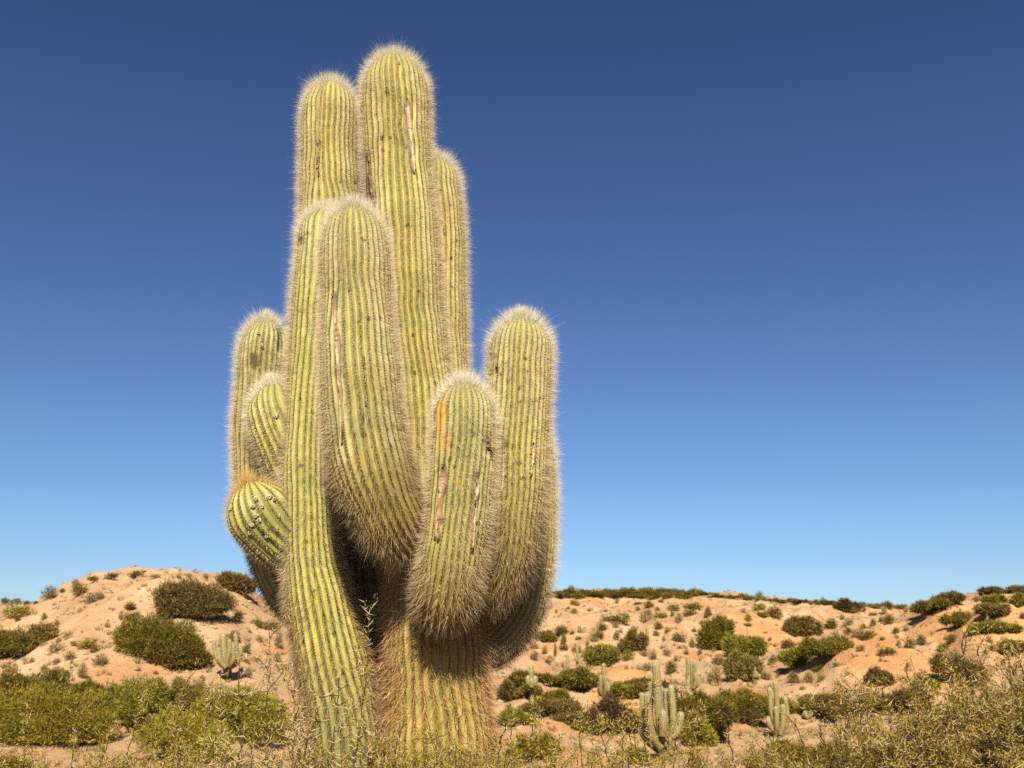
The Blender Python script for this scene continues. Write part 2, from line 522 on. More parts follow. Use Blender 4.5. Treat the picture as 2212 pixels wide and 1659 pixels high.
def body_mesh(name, b, mat, col, spacing=0.022, marks=(), parent=None, tip_col=None, base_col=None):
    V = b.grid()
    n, m = V.shape[:2]
    i = np.arange(n * m).reshape(n, m)
    j = np.roll(i, -1, 1)
    T = np.stack([i[:-1], j[:-1], j[1:], i[1:]], -1).reshape(-1, 4)
    u = np.tile(np.arange(m) / b.per, (n, 1)); v = np.repeat((b.q / spacing)[:, None], m, 1)
    Nn = b.normals()
    cols = np.tile(np.array(col, float), (n, m, 1))
    d = (b.L - b.q)[:, None]
    if tip_col is not None:
        w = np.exp(-(d / 0.22) ** 2)[..., None]
        cols = cols * (1 - w) + np.array(tip_col) * w
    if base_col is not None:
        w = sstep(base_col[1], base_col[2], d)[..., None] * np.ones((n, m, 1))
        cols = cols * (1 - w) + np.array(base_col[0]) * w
    band = noise2(v * 0.045 + b.seed * 3.1, u * 0 + b.seed)
    cols = cols * (1 + 0.12 * noise2(v * 0.06 + b.seed, u * 0.7) + 0.16 * band)[..., None]
    w = (sstep(0.25, 0.6, band) * 0.35)[..., None]
    cols = cols * (1 - w) + np.array([0.40, 0.33, 0.12]) * w
    br = np.zeros((n, m)); orr = np.zeros((n, m))
    if len(marks):
        px, py = project(V)
        camv = np.array([0, 0, EYE]) - V
        facing = (Nn * camv).sum(-1) > 0
        for (mx, my, rx, ry, kind) in marks:
            w = (1.35 if rx < 14 else 0.72) * np.exp(-((px - mx) / rx) ** 2 - ((py - my) / ry) ** 2) * facing
            if kind == 'b': br = np.maximum(br, w)
            else: orr = np.maximum(orr, w)
    uv = np.stack([u, v], -1).reshape(-1, 2)
    me = make_mesh(name, V.reshape(-1, 3), T, mat, cols=cols.reshape(-1, 3), smooth=True, quads=True, uv=uv,
                   attrs={'brown': br.ravel(), 'orange': orr.ravel()})
    return link(name, me, parent)

def needles(P, D, Ln, w, col0, col1):
    """three-sided needles from P along D"""
    n = len(P)
    D = D / (np.linalg.norm(D, axis=1)[:, None] + 1e-9)
    a = np.cross(D, R.normal(size=(n, 3))); a /= np.linalg.norm(a, axis=1)[:, None] + 1e-9
    b = np.cross(D, a)
    w = np.broadcast_to(w, (n,))[:, None]
    V = np.empty((n, 4, 3))
    V[:, 0] = P + a * w; V[:, 1] = P - a * w * 0.5 + b * w * 0.87; V[:, 2] = P - a * w * 0.5 - b * w * 0.87
    V[:, 3] = P + D * np.broadcast_to(Ln, (n,))[:, None]
    c = np.empty((n, 4, 3)); c[:, :3] = col0[:, None, :]; c[:, 3] = col1
    i = np.arange(n)[:, None] * 4
    T = np.stack([i + [0, 1, 3], i + [1, 2, 3], i + [2, 0, 3]], 1).reshape(-1, 3)
    return V.reshape(-1, 3), T, c.reshape(-1, 3)

def hairs(P, D, Ln, w, col0, col1):
    """thin tapering hairs, one sliver each"""
    n = len(P)
    D = D / (np.linalg.norm(D, axis=1)[:, None] + 1e-9)
    a = np.cross(D, R.normal(size=(n, 3))); a /= np.linalg.norm(a, axis=1)[:, None] + 1e-9
    w = np.broadcast_to(w, (n,))[:, None]
    V = np.stack([P + a * w, P - a * w, P + D * np.broadcast_to(Ln, (n,))[:, None]], 1)
    c = np.stack([col0, col0, np.broadcast_to(col1, col0.shape)], 1)
    return V.reshape(-1, 3), np.arange(n * 3).reshape(n, 3), c.reshape(-1, 3)

CREAM = np.array([1.0, 0.95, 0.80]); STRAW = np.array([0.94, 0.80, 0.53]); BROWN = np.array([0.72, 0.50, 0.25]); DARKB = np.array([0.22, 0.13, 0.06])
ORANGE = np.array([0.78, 0.52, 0.20])

def add_spines(b, parent, spacing=0.022, per=14, len_top=0.08, len_base=0.12, brown_from=1.6, brown_to=3.2, holes=(), tuft=1.0, top_col=CREAM, dense=1.0, brown=BROWN, thick=1.0):
    per_rib = int(b.L / spacing)
    qs = (np.arange(per_rib) + 0.5) * spacing
    Q, K = np.meshgrid(qs, np.arange(b.ribs), indexing='ij')
    Q = Q.ravel() + R.normal(0, 0.002, Q.size); K = K.ravel()
    Q = np.clip(Q, 0.02, b.L - 0.002)
    V = b.V; Nn = b.normals()
    fi = np.interp(Q, b.q, np.arange(len(b.q)))
    i0 = np.clip(fi.astype(int), 0, len(b.q) - 2); ff = (fi - i0)[:, None]
    cidx = K * b.per
    P = V[i0, cidx] * (1 - ff) + V[i0 + 1, cidx] * ff
    Nr = P - (b.C[i0] * (1 - ff) + b.C[i0 + 1] * ff)
    Nr /= np.linalg.norm(Nr, axis=1)[:, None] + 1e-9
    Nb = Nr * 0.7 + Nn[i0, cidx] * 0.3
    Tn = b.T[i0]
    d = b.L - Q
    if len(holes):
        px, py = project(P)
        camv = np.array([0, 0, EYE]) - P
        fc = (Nr * camv).sum(1) > 0
        keep = np.ones(len(P), bool)
        for (hx, hy, rx, ry) in holes:
            keep &= ~((((px - hx) / rx) ** 2 + ((py - hy) / ry) ** 2 < 1) & fc)
        P, Nb, Tn, d = P[keep], Nb[keep], Tn[keep], d[keep]
    cnt = np.maximum(1, R.poisson(dense * (per * (1 - 0.58 * sstep(brown_from, brown_to, d))), len(P)))
    # fewer spines per areole where the ribs crowd together at the apex
    idx = np.repeat(np.arange(len(P)), cnt)
    P, Nb, Tn, d = P[idx], Nb[idx], Tn[idx], d[idx]
    low = sstep(brown_from, brown_to, d)
    n = len(P)
    top = np.exp(-(d / 0.2) ** 2)
    droop = (-0.15 - 0.45 * low + 0.9 * top)
    D = Nb * (0.85 + 0.25 * R.random(n))[:, None] + R.normal(0, 0.40, (n, 3)) + Tn * droop[:, None]
    D[:, 2] -= 0.25 * low
    bad = (D * Nb).sum(1) < 0.12
    D[bad] += Nb[bad] * 0.5
    Ln = (len_top * (1 - low) + len_base * low) * (0.45 + 0.75 * R.random(n)) * np.where(R.random(n) < 0.06, 1.6, 1.0) * (1 + 0.5 * top)
    w = (0.00072 + 0.0008 * low * thick) * (0.8 + 0.4 * R.random(n))
    tt = np.exp(-(d / 0.34) ** 2)[:, None]
    mid = STRAW[None] * (0.85 + 0.3 * R.random((n, 1)))
    bro = 0.68 * (brown[None] * (1 - 0.6 * R.random((n, 1))) + DARKB[None] * 0.3 + 0.10 * R.random((n, 1)))
    base = mid * (1 - low[:, None]) + bro * low[:, None]
    base = base * (1 - tt) + top_col[None] * tt
    tip = base * 0.55 + 0.45 * np.array([0.95, 0.82, 0.58])[None] * (1 - 0.45 * low[:, None])
    Vv, T, c = hairs(P, D, Ln, w, base, tip)
    nt = int(1100 * tuft)
    if nt:
        ap, tn = b.C[-1], b.T[-3]
        rr = b.r[np.searchsorted(b.q, b.L - 0.09)] if b.L > 0.1 else 0.05
        a = R.random(nt) * 6.283; ra = np.abs(R.normal(0, 0.5, nt)) * rr
        rad = np.cos(a)[:, None] * b.N[-3] + np.sin(a)[:, None] * b.B[-3]
        P2 = ap + rad * ra[:, None] - tn * (0.02 + 0.25 * ra ** 2 / rr)[:, None]
        D2 = tn * 1.0 + rad * (ra / rr * 0.7)[:, None] + R.normal(0, 0.16, (nt, 3))
        L2 = (0.07 + 0.06 * R.random(nt)) * np.clip(1.25 - ra / rr * 0.35, 0.6, 1.3)
        c0 = np.tile(top_col, (nt, 1)) * (0.9 + 0.2 * R.random((nt, 1)))
        V2, T2, c2 = hairs(P2, D2, L2, 0.0012, c0, c0)
        T = np.concatenate([T, T2 + len(Vv)]); Vv = np.concatenate([Vv, V2]); c = np.concatenate([c, c2])
    me = make_mesh('spines', Vv, T, M_SPINE, cols=np.clip(c, 0.01, 0.98))
    o = link('spines', me, parent)
    o['kind'] = 'stuff'
    return o

def add_scar(b, parent, pts, wd, col, name='scar'):
    """a strip of dead exposed wood that runs along a rib: pts in sketch points, wd its width there"""
    V = b.V; Nn = b.normals()
    px, py = project(V)
    camv = np.array([0, 0, EYE]) - V
    fc = ((V - b.C[:, None]) * camv).sum(-1) > 0
    Dn = hermite(np.array([(x, y, 0.0) for x, y in pts], float), 26) if len(pts) > 2 else np.linspace((*pts[0], 0), (*pts[1], 0), 26)
    C = []; Nc = []
    for (x, y, _) in Dn:
        e = np.where(fc, (px - x) ** 2 + (py - y) ** 2, 1e9)
        k = np.unravel_index(np.argmin(e), e.shape)
        c = b.C[k[0]]; out = V[k] - c
        out = out / np.linalg.norm(out)
        dep = (c + out * b.r[k[0]])
        rp = at(x, y, dep[1])
        C.append(rp); Nc.append(out)
    C, Nc = np.array(C), np.array(Nc)
    ker = np.ones(5) / 5
    for k in range(3):
        C[:, k] = np.convolve(np.pad(C[:, k], 2, 'edge'), ker, 'valid'); Nc[:, k] = np.convolve(np.pad(Nc[:, k], 2, 'edge'), ker, 'valid')
    T = np.gradient(C, axis=0); T /= np.linalg.norm(T, axis=1)[:, None]
    S = np.cross(T, Nc); S /= np.linalg.norm(S, axis=1)[:, None]
    tt = np.linspace(0, 1, 26)
    hw = wd / F * 7.6 * 0.40 * (np.sin(np.clip(tt * 1.02, 0, 1) * math.pi) ** 0.45 * (1 - 0.35 * tt) + 0.05) * (1 + 0.45 * noise2(tt * 14 + px[0, 0], tt * 0))
    prof = np.array([(-1.15, -0.018), (-0.95, 0.012), (-0.5, -0.004), (0.1, 0.000), (0.55, -0.005), (0.95, 0.013), (1.15, -0.018)])
    W = C[:, None] + S[:, None] * (prof[None, :, 0] * hw[:, None])[..., None] + Nc[:, None] * (prof[:, 1] + 0.014)[None, :, None]
    n, m = W.shape[:2]
    W = W + (R.normal(0, 0.0028, (n, m, 3)))
    i = np.arange(n * m).reshape(n, m)
    Tq = np.stack([i[:-1, :-1], i[1:, :-1], i[1:, 1:], i[:-1, 1:]], -1).reshape(-1, 4)
    cc = np.tile(np.array(col), (n, m, 1)) * (1 + 0.12 * R.normal(size=(n, 1, 1)))
    top = sstep(0.16, 0.03, tt) if False else (1 - sstep(0.04, 0.2, tt))
    cc = cc * (1 - 0.85 * top[:, None, None]) + np.array([0.06, 0.035, 0.02]) * 0.85 * top[:, None, None]
    edge = np.array([1, .8, 0, 0, 0, .8, 1])[None, :, None]
    cc = cc * (1 - 0.8 * edge) + np.array([0.16, 0.085, 0.035]) * 0.8 * edge
    me = make_mesh(name, W.reshape(-1, 3), Tq, M_SCAR, cols=np.clip(cc, .01, .9).reshape(-1, 3), smooth=True, quads=True)
    return link(name, me, parent)

def lump(name, p, r, mat, parent, seed, hollow=True):
    """a small withered flower or fruit: a lumpy cup"""
    g = np.random.default_rng(seed)
    n, m = 6, 8
    V = []
    for k in range(n):
        t = k / (n - 1)
        rr = r * (0.35 + 0.75 * math.sin(min(1, t * 1.25) * math.pi * 0.75)) * (1 if k < n - 1 else 0.4)
        z = r * 1.7 * t - (0.5 * r if k == n - 1 else 0)
        for a in range(m):
            an = a / m * 6.283
            V.append((rr * math.cos(an) * (1 + 0.25 * g.normal()), -z + 0.1 * r * g.normal(), rr * math.sin(an) * (1 + 0.25 * g.normal())))
    V = np.array(V)
    i = np.arange(n * m).reshape(n, m); j = np.roll(i, -1, 1)
    T = np.stack([i[:-1], j[:-1], j[1:], i[1:]], -1).reshape(-1, 4)
    me = make_mesh(name, V + p, T, mat, smooth=True, quads=True)
    return link(name, me, parent)

def sk(path):
    """sketch path (x, y, depth, half width) -> world path with radius"""
    out = []
    for (x, y, dep, hw) in path:
        p = at(x, y, dep)
        out.append((*p, hw / F * fwd(p)))
    return out

# ------------------------------------------------------------------ the giant cactus
giant = link('giant_cactus', None)
base_pt = at(945, 1500, 8.0)
tag(giant, 'huge many-armed columnar cactus with pale spines towering in the foreground', 'cactus')
YG = (0.57, 0.475, 0.10); GR = (0.455, 0.42, 0.12); MG = (0.52, 0.46, 0.115); LOW = (0.52, 0.40, 0.09)
WOOD = (0.80, 0.66, 0.46)
gz = float(ground_z(base_pt[0], 8.0))
def foot(xd, dep, hw):
    p = at(xd, 1501, dep)
    return (p[0], dep, -0.12, hw / F * fwd(p))
ARMS = dict(
  trunk=dict(path=[foot(952, 8.0, 122)] + sk([(950, 1800, 8.0, 122), (948, 1600, 8.0, 118), (942, 1450, 8.0, 112), (934, 1250, 8.0, 100), (920, 1050, 8.0, 84), (899, 800, 8.0, 76), (872, 520, 8.0, 75), (857, 300, 8.0, 73), (850, 104, 8.0, 72)]),
     ribs=34, col=YG, brown_from=3.6, brown_to=5.0, base=(LOW, 4.6, 5.4), len_base=0.15, brown=(1.08, 0.56, 0.17), thick=1.7,
     marks=[(880, 488, 6, 5, 'b'), (905, 630, 6, 5, 'b'), (868, 798, 9, 4, 'b'), (896, 806, 7, 5, 'b'), (940, 828, 6, 6, 'b'), (943, 836, 5, 4, 'b'), (905, 968, 7, 5, 'b'), (925, 838, 5, 4, 'b'), (845, 298, 5, 4, 'b'), (825, 293, 4, 4, 'b'), (828, 325, 5, 4, 'b'), (826, 300, 6, 6, 'b'), (866, 705, 6, 4, 'b'), (800, 400, 9, 40, 'b'), (836, 200, 6, 8, 'b'), (880, 236, 11, 26, 'b')],
     scars=[([(877, 208), (885, 290), (894, 378)], 17, WOOD), ([(800, 345), (806, 400), (813, 450)], 11, (0.55, 0.40, 0.28))]),
  arm_b=dict(path=[foot(842, 8.6, 100)] + sk([(838, 1500, 8.6, 100), (820, 1300, 8.6, 96), (788, 1080, 8.55, 70), (738, 850, 8.5, 64), (716, 600, 8.5, 65), (712, 400, 8.5, 64), (712, 280, 8.5, 63), (717, 162, 8.5, 62)]), ribs=32, col=YG, brown_from=3.2, brown_to=4.6, base=((0.16, 0.12, 0.06), 3.4, 4.4),  # woody brown foot, painted darker to deepen the shade of the recess
     marks=[(688, 345, 4, 9, 'b'), (766, 395, 5, 5, 'b')], scars=[([(686, 346), (690, 382)], 5, WOOD)]),
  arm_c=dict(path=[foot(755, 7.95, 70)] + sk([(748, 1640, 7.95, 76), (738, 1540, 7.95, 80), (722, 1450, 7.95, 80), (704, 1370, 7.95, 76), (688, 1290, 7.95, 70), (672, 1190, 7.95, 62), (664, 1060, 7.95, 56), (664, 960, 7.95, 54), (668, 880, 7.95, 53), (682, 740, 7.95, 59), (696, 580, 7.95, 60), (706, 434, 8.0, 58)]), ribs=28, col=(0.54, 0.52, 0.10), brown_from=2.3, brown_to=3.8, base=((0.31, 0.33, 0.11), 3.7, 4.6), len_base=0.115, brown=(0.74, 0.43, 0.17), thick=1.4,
     marks=[(655, 520, 9, 12, 'b'), (665, 505, 8, 5, 'b'), (676, 890, 8, 5, 'b'), (650, 1005, 7, 5, 'b'), (662, 1170, 6, 5, 'b'), (655, 1385, 5, 5, 'b'), (660, 868, 50, 4, 'b')], scars=[]),
  arm_d=dict(path=sk([(935, 1190, 7.8, 58), (890, 1178, 7.5, 70), (846, 1120, 7.3, 84), (810, 1040, 7.2, 90), (787, 930, 7.2, 88), (775, 780, 7.2, 85), (768, 600, 7.25, 77), (762, 426, 7.3, 74)]), ribs=33, col=GR, brown_from=1.5, brown_to=2.5, len_base=0.11, tuft=1.3, base=((0.46, 0.33, 0.095), 1.7, 2.9),
     marks=[(785, 518, 7, 6, 'b'), (722, 640, 8, 14, 'b'), (755, 628, 5, 5, 'b'), (786, 940, 7, 7, 'b'), (812, 1163, 16, 5, 'b'), (785, 900, 4, 20, 'b')],
     scars=[([(722, 622), (728, 700), (733, 790), (738, 880), (741, 965)], 13, WOOD), ([(786, 770), (789, 830), (790, 880)], 5, (0.5, .38, .27))]),
  arm_e=dict(path=sk([(945, 1235, 7.9, 56), (954, 1300, 7.6, 58), (962, 1292, 7.36, 70), (978, 1205, 7.22, 74), (992, 1100, 7.2, 75), (1000, 1000, 7.2, 75), (1003, 900, 7.2, 70), (1001, 803, 7.25, 68)]), ribs=32, col=(0.46, 0.44, 0.13), brown_from=0.8, brown_to=1.8, len_base=0.12, base=((0.45, 0.32, 0.095), 0.9, 1.9), thick=1.3, brown=(0.78, 0.50, 0.21), tuft=1.3,
     marks=[(953, 890, 5, 40, 'o'), (965, 880, 4, 45, 'o'), (956, 950, 7, 36, 'o'), (970, 955, 5, 26, 'o'), (946, 905, 4, 30, 'o'), (990, 1040, 6, 6, 'o'), (958, 1010, 9, 10, 'b'), (1000, 985, 45, 5, 'b'), (1050, 950, 9, 14, 'b'), (1022, 938, 10, 5, 'b'), (1030, 1022, 8, 8, 'b')],
     scars=[([(962, 1004), (957, 1050), (949, 1120), (944, 1215)], 19, (0.70, 0.50, 0.32)), ([(1031, 1022), (1026, 1080), (1022, 1130), (1017, 1192)], 11, WOOD), ([(1050, 945), (1057, 985)], 8, (.5, .38, .26))]),
  arm_f=dict(path=sk([(980, 1290, 8.0, 52), (1050, 1275, 7.8, 60), (1092, 1215, 7.65, 66), (1108, 1110, 7.58, 68), (1116, 960, 7.58, 70), (1123, 820, 7.62, 71), (1128, 664, 7.66, 70)]), ribs=33, col=MG, brown_from=1.1, brown_to=2.0, len_base=0.12, tuft=1.6, base=((0.46, 0.34, 0.095), 1.3, 2.3),
     marks=[(1130, 958, 50, 4, 'b'), (1090, 960, 9, 12, 'b'), (1075, 800, 6, 9, 'b'), (1070, 770, 5, 8, 'b'), (1135, 775, 6, 5, 'b'), (1150, 868, 6, 5, 'b'), (1085, 1150, 6, 5, 'b')],
     scars=[([(1091, 975), (1090, 1020), (1086, 1065)], 8, WOOD), ([(1149, 955), (1148, 990), (1143, 1030)], 11, WOOD)]),
  arm_g=dict(path=sk([(975, 1390, 8.1, 50), (1055, 1392, 8.15, 55), (1112, 1335, 8.2, 56), (1143, 1220, 8.25, 55), (1150, 1080, 8.3, 53), (1142, 900, 8.35, 52)]), ribs=30, col=MG, brown_from=1.0, brown_to=1.9, len_base=0.09, base=((0.40, 0.29, 0.09), 1.1, 2.0), marks=[], scars=[]),
  arm_h=dict(path=sk([(930, 1150, 8.45, 58), (948, 950, 8.6, 62), (951, 800, 8.6, 63), (946, 650, 8.6, 62), (941, 500, 8.6, 62), (937, 420, 8.6, 61), (938, 322, 8.6, 60)]), ribs=32, col=YG,
     marks=[(960, 500, 5, 16, 'b'), (955, 560, 30, 4, 'b'), (950, 412, 5, 5, 'b'), (965, 640, 5, 4, 'b'), (975, 757, 6, 4, 'b')], scars=[([(957, 560), (960, 595), (963, 628)], 9, WOOD)]),
  arm_i=dict(path=sk([(860, 1330, 8.3, 48), (730, 1335, 8.4, 54), (640, 1285, 8.5, 57), (588, 1180, 8.5, 57), (565, 1060, 8.5, 57), (561, 950, 8.5, 57), (565, 820, 8.5, 55), (578, 670, 8.5, 53)]), ribs=28, col=(0.44, 0.41, 0.12), brown_from=1.3, brown_to=2.0, len_base=0.08, dense=1.15,
     marks=[(603, 735, 8, 30, 'b'), (575, 765, 45, 6, 'b'), (590, 790, 40, 8, 'b'), (550, 780, 12, 20, 'b')], scars=[]),
  arm_j=dict(path=sk([(820, 1190, 8.35, 44), (735, 1110, 8.3, 60), (672, 1035, 8.2, 76), (628, 955, 8.12, 79), (600, 880, 8.1, 73), (580, 806, 8.1, 62)]), ribs=22, col=(0.50, 0.49, 0.11), brown_from=2.5, brown_to=3.5, tuft=1.3,
     marks=[(598, 900, 9, 5, 'b'), (605, 980, 8, 30, 'b')], scars=[]),
  arm_k=dict(path=sk([(710, 1215, 8.2, 48), (645, 1190, 8.1, 66), (590, 1140, 7.98, 77), (552, 1085, 7.92, 78), (526, 1016, 7.9, 70)]), ribs=22, col=(0.42, 0.44, 0.12), brown_from=0.35, brown_to=0.75, len_base=0.06, len_top=0.045, tuft=0.6, top=ORANGE, cap=1.35,
     marks=[(600, 1090, 14, 16, 'b'), (585, 1060, 14, 8, 'b')], scars=[]),
)
PARTLABEL = dict(trunk='main trunk, thickest and tallest column', arm_c='tall left column rising from its own foot', arm_d='broad green arm in front of the trunk with a long pale scar',
  arm_e='short front arm with orange stained ribs and two pale scars', arm_f='right arm standing free against the sky', arm_g='shaded far right arm behind the free standing one', arm_b='tall left column behind', arm_h='tall right column behind the main trunk',
  arm_i='leftmost upright arm with brown scarred top', arm_j='small curved left arm', arm_k='stubby left bud arm dotted with dried flowers')
for k, (key, a) in enumerate(ARMS.items()):
    pth = [(x, y, z, q * 0.955 - 0.010) for x, y, z, q in a['path']]
    ax, ay, az, aq = pth[-1]; bx_, by_, bz_, bq_ = pth[-2]
    k_ = 0.10 / math.dist((ax, ay, az), (bx_, by_, bz_))
    pth[-1] = (ax + (bx_ - ax) * k_, ay + (by_ - ay) * k_, az + (bz_ - az) * k_, aq)       # room for the wool on top
    b = Body(pth, ribs=a['ribs'], seed=k + 1, cap=a.get('cap', 1.3))
    pits = []
    for q in range(16 if key in ('trunk', 'arm_d', 'arm_f', 'arm_c', 'arm_b', 'arm_h') else 8):
        ii = R.integers(int(len(b.C) * 0.35), len(b.C) - 20)
        cxp, cyp = project(b.C[ii]); off = (R.random() * 2 - 1) * 0.75 * b.r[ii] / 8 * F
        pits.append((float(cxp + off), float(cyp), 3.0 + 2.5 * R.random(), 3.0 + 3.5 * R.random(), 'b'))
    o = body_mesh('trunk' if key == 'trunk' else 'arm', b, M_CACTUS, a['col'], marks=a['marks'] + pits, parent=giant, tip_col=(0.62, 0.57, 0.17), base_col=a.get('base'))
    o['label'] = PARTLABEL[key]
    holes = [(m[0], m[1], max(m[2], 4), max(m[3], 4)) for m in a['marks'] + pits if m[2] < 14]
    for (pts, wd, c) in a['scars']:
        add_scar(b, o, pts, wd, c)
        for t in np.linspace(0, 1, 14):
            k2 = t * (len(pts) - 1); i2 = min(int(k2), len(pts) - 2); f2 = k2 - i2
            holes.append((pts[i2][0] * (1 - f2) + pts[i2 + 1][0] * f2, pts[i2][1] * (1 - f2) + pts[i2 + 1][1] * f2, wd * 0.75, 18))
    add_spines(b, o, brown_from=a.get('brown_from', 2.2), brown_to=a.get('brown_to', 4.0), len_base=a.get('len_base', 0.10) * 0.8, len_top=a.get('len_top', 0.084), holes=holes, tuft=a.get('tuft', 1.0), top_col=a.get('top', CREAM), dense=a.get('dense', 1.0), brown=np.array(a.get('brown', BROWN)), thick=a.get('thick', 1.0))
    fl = []
    if key == 'arm_k':
        fl = [(xx * .2451 + 474.4, yy * .2451 + 948.8) for xx, yy in ((368, 360), (322, 515), (440, 500), (410, 525), (490, 530), (285, 585), (375, 598), (335, 700), (365, 725), (290, 750), (345, 690), (410, 845), (512, 780), (100, 625), (258, 822), (530, 690), (75, 455))]
    elif key == 'arm_f':
        fl = [(1075, 790), (1082, 803), (1090, 985), (1066, 775)]
    elif key == 'arm_j':
        fl = [(596, 897), (552, 870)]
    elif key == 'trunk':
        fl = [(862, 135)]
    elif key == 'arm_i':
        fl = [(560, 718), (568, 745)]
    if fl:
        px, py = project(b.V); camv = np.array([0, 0, EYE]) - b.V
        fc = ((b.V - b.C[:, None]) * camv).sum(-1) > 0
        for q, (x, y) in enumerate(fl):
            e = np.where(fc, (px - x) ** 2 + (py - y) ** 2, 1e9)
            kk = np.unravel_index(np.argmin(e), e.shape)
            lump('dried_flower', b.V[kk], 0.011 + 0.006 * R.random(), M_FRUIT, o, q + 50)

# ------------------------------------------------------------------ small cacti on the slopes
def crop(ox, oy, sc):
    return lambda x, y: (ox + x * sc, oy + y * sc)
c1 = crop(0, 1186.0, 0.2852); c3 = crop(1084.3, 1219.9, 0.2647); c4 = crop(1626.5, 1219.9, 0.2647)

def small_cactus(cr, sc, base, stems, label, col=(0.46, 0.38, 0.15), name='columnar_cactus', cat='cactus', group=None):
    bx, by = cr(*base)
    g = hit(bx, by)
    root = link(name, None)
    root.location = tuple(g)
    tag(root, label, cat, group)
    for k, st in enumerate(stems):
        hw, pts, dd = st
        path = []
        for j, (x, y) in enumerate(pts):
            X, Y = cr(x, y)
            p = at(X, Y, g[1] + dd)
            tap = 0.92 if j == len(pts) - 1 else 1.0
            path.append((p[0] - g[0], p[1] - g[1], p[2] - g[2], hw * sc / F * fwd(p) * tap))
        if k == 0:
            path[0] = (path[0][0], 0.0, -0.25, path[0][3])
        if len(path) == 2:
            path = [path[0], tuple((np.array(path[0]) + np.array(path[1])) / 2), path[1]]
        b = Body(path, ribs=15, per=4, seg=0.09, amp=0.06, seed=k + bx * 0.01, cap=1.3)
        o = body_mesh('trunk' if k == 0 else 'arm', b, M_CACTUS, col, spacing=0.06, parent=root, tip_col=(0.56, 0.52, 0.30), base_col=((0.36, 0.26, 0.10), 0.35 * b.L, 0.85 * b.L))
        n = int(b.L / 0.05) * 15
        qi = R.integers(0, len(b.q) - 1, n); ki = R.integers(0, 15, n) * 4
        P = b.V[qi, ki]; Nr = P - b.C[qi]; Nr /= np.linalg.norm(Nr, axis=1)[:, None]
        cc = np.tile(np.array([0.80, 0.66, 0.40]), (n, 1)) * (0.8 + 0.4 * R.random((n, 1)))
        lo = sstep(0.35, 0.85, 1 - b.q[qi] / b.L)[:, None]
        cc = cc * (1 - lo) + np.array([0.48, 0.33, 0.15]) * lo
        V, T, c = needles(P, Nr + R.normal(0, 0.5, (n, 3)), 0.05 + 0.05 * R.random(n), 0.006, cc, cc)
        me = make_mesh('spines', V, T, M_SPINE, cols=c)
        s_ = link('spines', me, o); s_['kind'] = 'stuff'
    return root

SC1, SC3 = 0.2852, 0.2647
small_cactus(c1, SC1, (1715, 990), [(25, [(1715, 990), (1715, 900), (1708, 830), (1694, 740), (1686, 636)], 0),
  (16, [(1712, 905), (1655, 850), (1630, 790), (1618, 684)], -.3), (17, [(1715, 890), (1725, 830), (1738, 770), (1738, 684)], -1.0), (16, [(1720, 900), (1785, 850), (1790, 760), (1782, 640)], .2),
  (17, [(1725, 890), (1768, 840), (1768, 790), (1765, 722)], -.9), (17, [(1715, 900), (1676, 860), (1662, 820), (1654, 752)], -1.0), (16, [(1730, 905), (1798, 860), (1822, 800), (1818, 728)], -.5)],
  'branching pale cactus standing alone at the foot of the left hill', col=(0.47, 0.39, 0.17))
small_cactus(c3, SC3, (245, 1140), [(19, [(245, 1140), (245, 1000), (241, 900), (238, 815)], 0), (18, [(243, 990), (218, 970), (212, 940), (213, 905)], -.3), (18, [(245, 985), (268, 970), (272, 940), (268, 905)], -.3), (20, [(244, 1000), (242, 960), (242, 925)], -.5)],
  'slim cactus with a ring of short arms beside the big cactus')
small_cactus(c3, SC3, (535, 860), [(11, [(535, 860), (535, 800), (534, 728)], 0)], 'single short pole cactus next to a taller armed one on the slope')
small_cactus(c3, SC3, (618, 865), [(11, [(618, 865), (617, 760), (612, 640)], 0), (9, [(617, 790), (603, 770), (600, 728)], -.2)], 'thin pole cactus with one small side arm on the slope')
small_cactus(c3, SC3, (842, 1090), [(17, [(838, 1090), (836, 950), (828, 805)], 0), (13, [(835, 1080), (808, 1040), (806, 970), (805, 905)], -.2), (14, [(842, 1080), (848, 1000), (846, 910)], -.6), (13, [(842, 1080), (876, 1030), (880, 980), (878, 925)], 0), (12, [(842, 1085), (864, 1040), (866, 960)], -.6), (9, [(838, 1085), (797, 1050), (795, 960)], .2)],
  'pale cluster of upright cactus stems left of the bare sand mound')
small_cactus(c3, SC3, (1320, 1590), [(32, [(1320, 1590), (1310, 1400), (1288, 1180), (1266, 960), (1252, 790)], 0),
  (28, [(1300, 1500), (1235, 1400), (1200, 1250), (1190, 1120), (1186, 1040)], -.7), (24, [(1290, 1450), (1215, 1280), (1213, 1080), (1214, 950)], .3), (20, [(1290, 1460), (1175, 1320), (1150, 1200), (1142, 1045)], .2),
  (30, [(1305, 1450), (1282, 1250), (1270, 1080), (1264, 948)], -.6), (22, [(1325, 1470), (1350, 1300), (1345, 1150), (1340, 1012)], .2), (26, [(1330, 1480), (1395, 1330), (1392, 1150), (1378, 978)], -.2),
  (29, [(1315, 1400), (1312, 1300), (1312, 1180)], -1.0), (28, [(1350, 1440), (1420, 1370), (1450, 1290), (1464, 1198)], -.3), (20, [(1310, 1400), (1308, 1150), (1306, 1000)], .5), (26, [(1290, 1520), (1180, 1430), (1150, 1380), (1148, 1310)], .5)],
  'largest background cactus, many pale arms, in the dip right of centre', col=(0.47, 0.38, 0.17))
small_cactus(c3, SC3, (1188, 660), [(12, [(1188, 660), (1186, 590), (1183, 515)], 0)], 'lone short pole cactus high on the slope above the bushes')
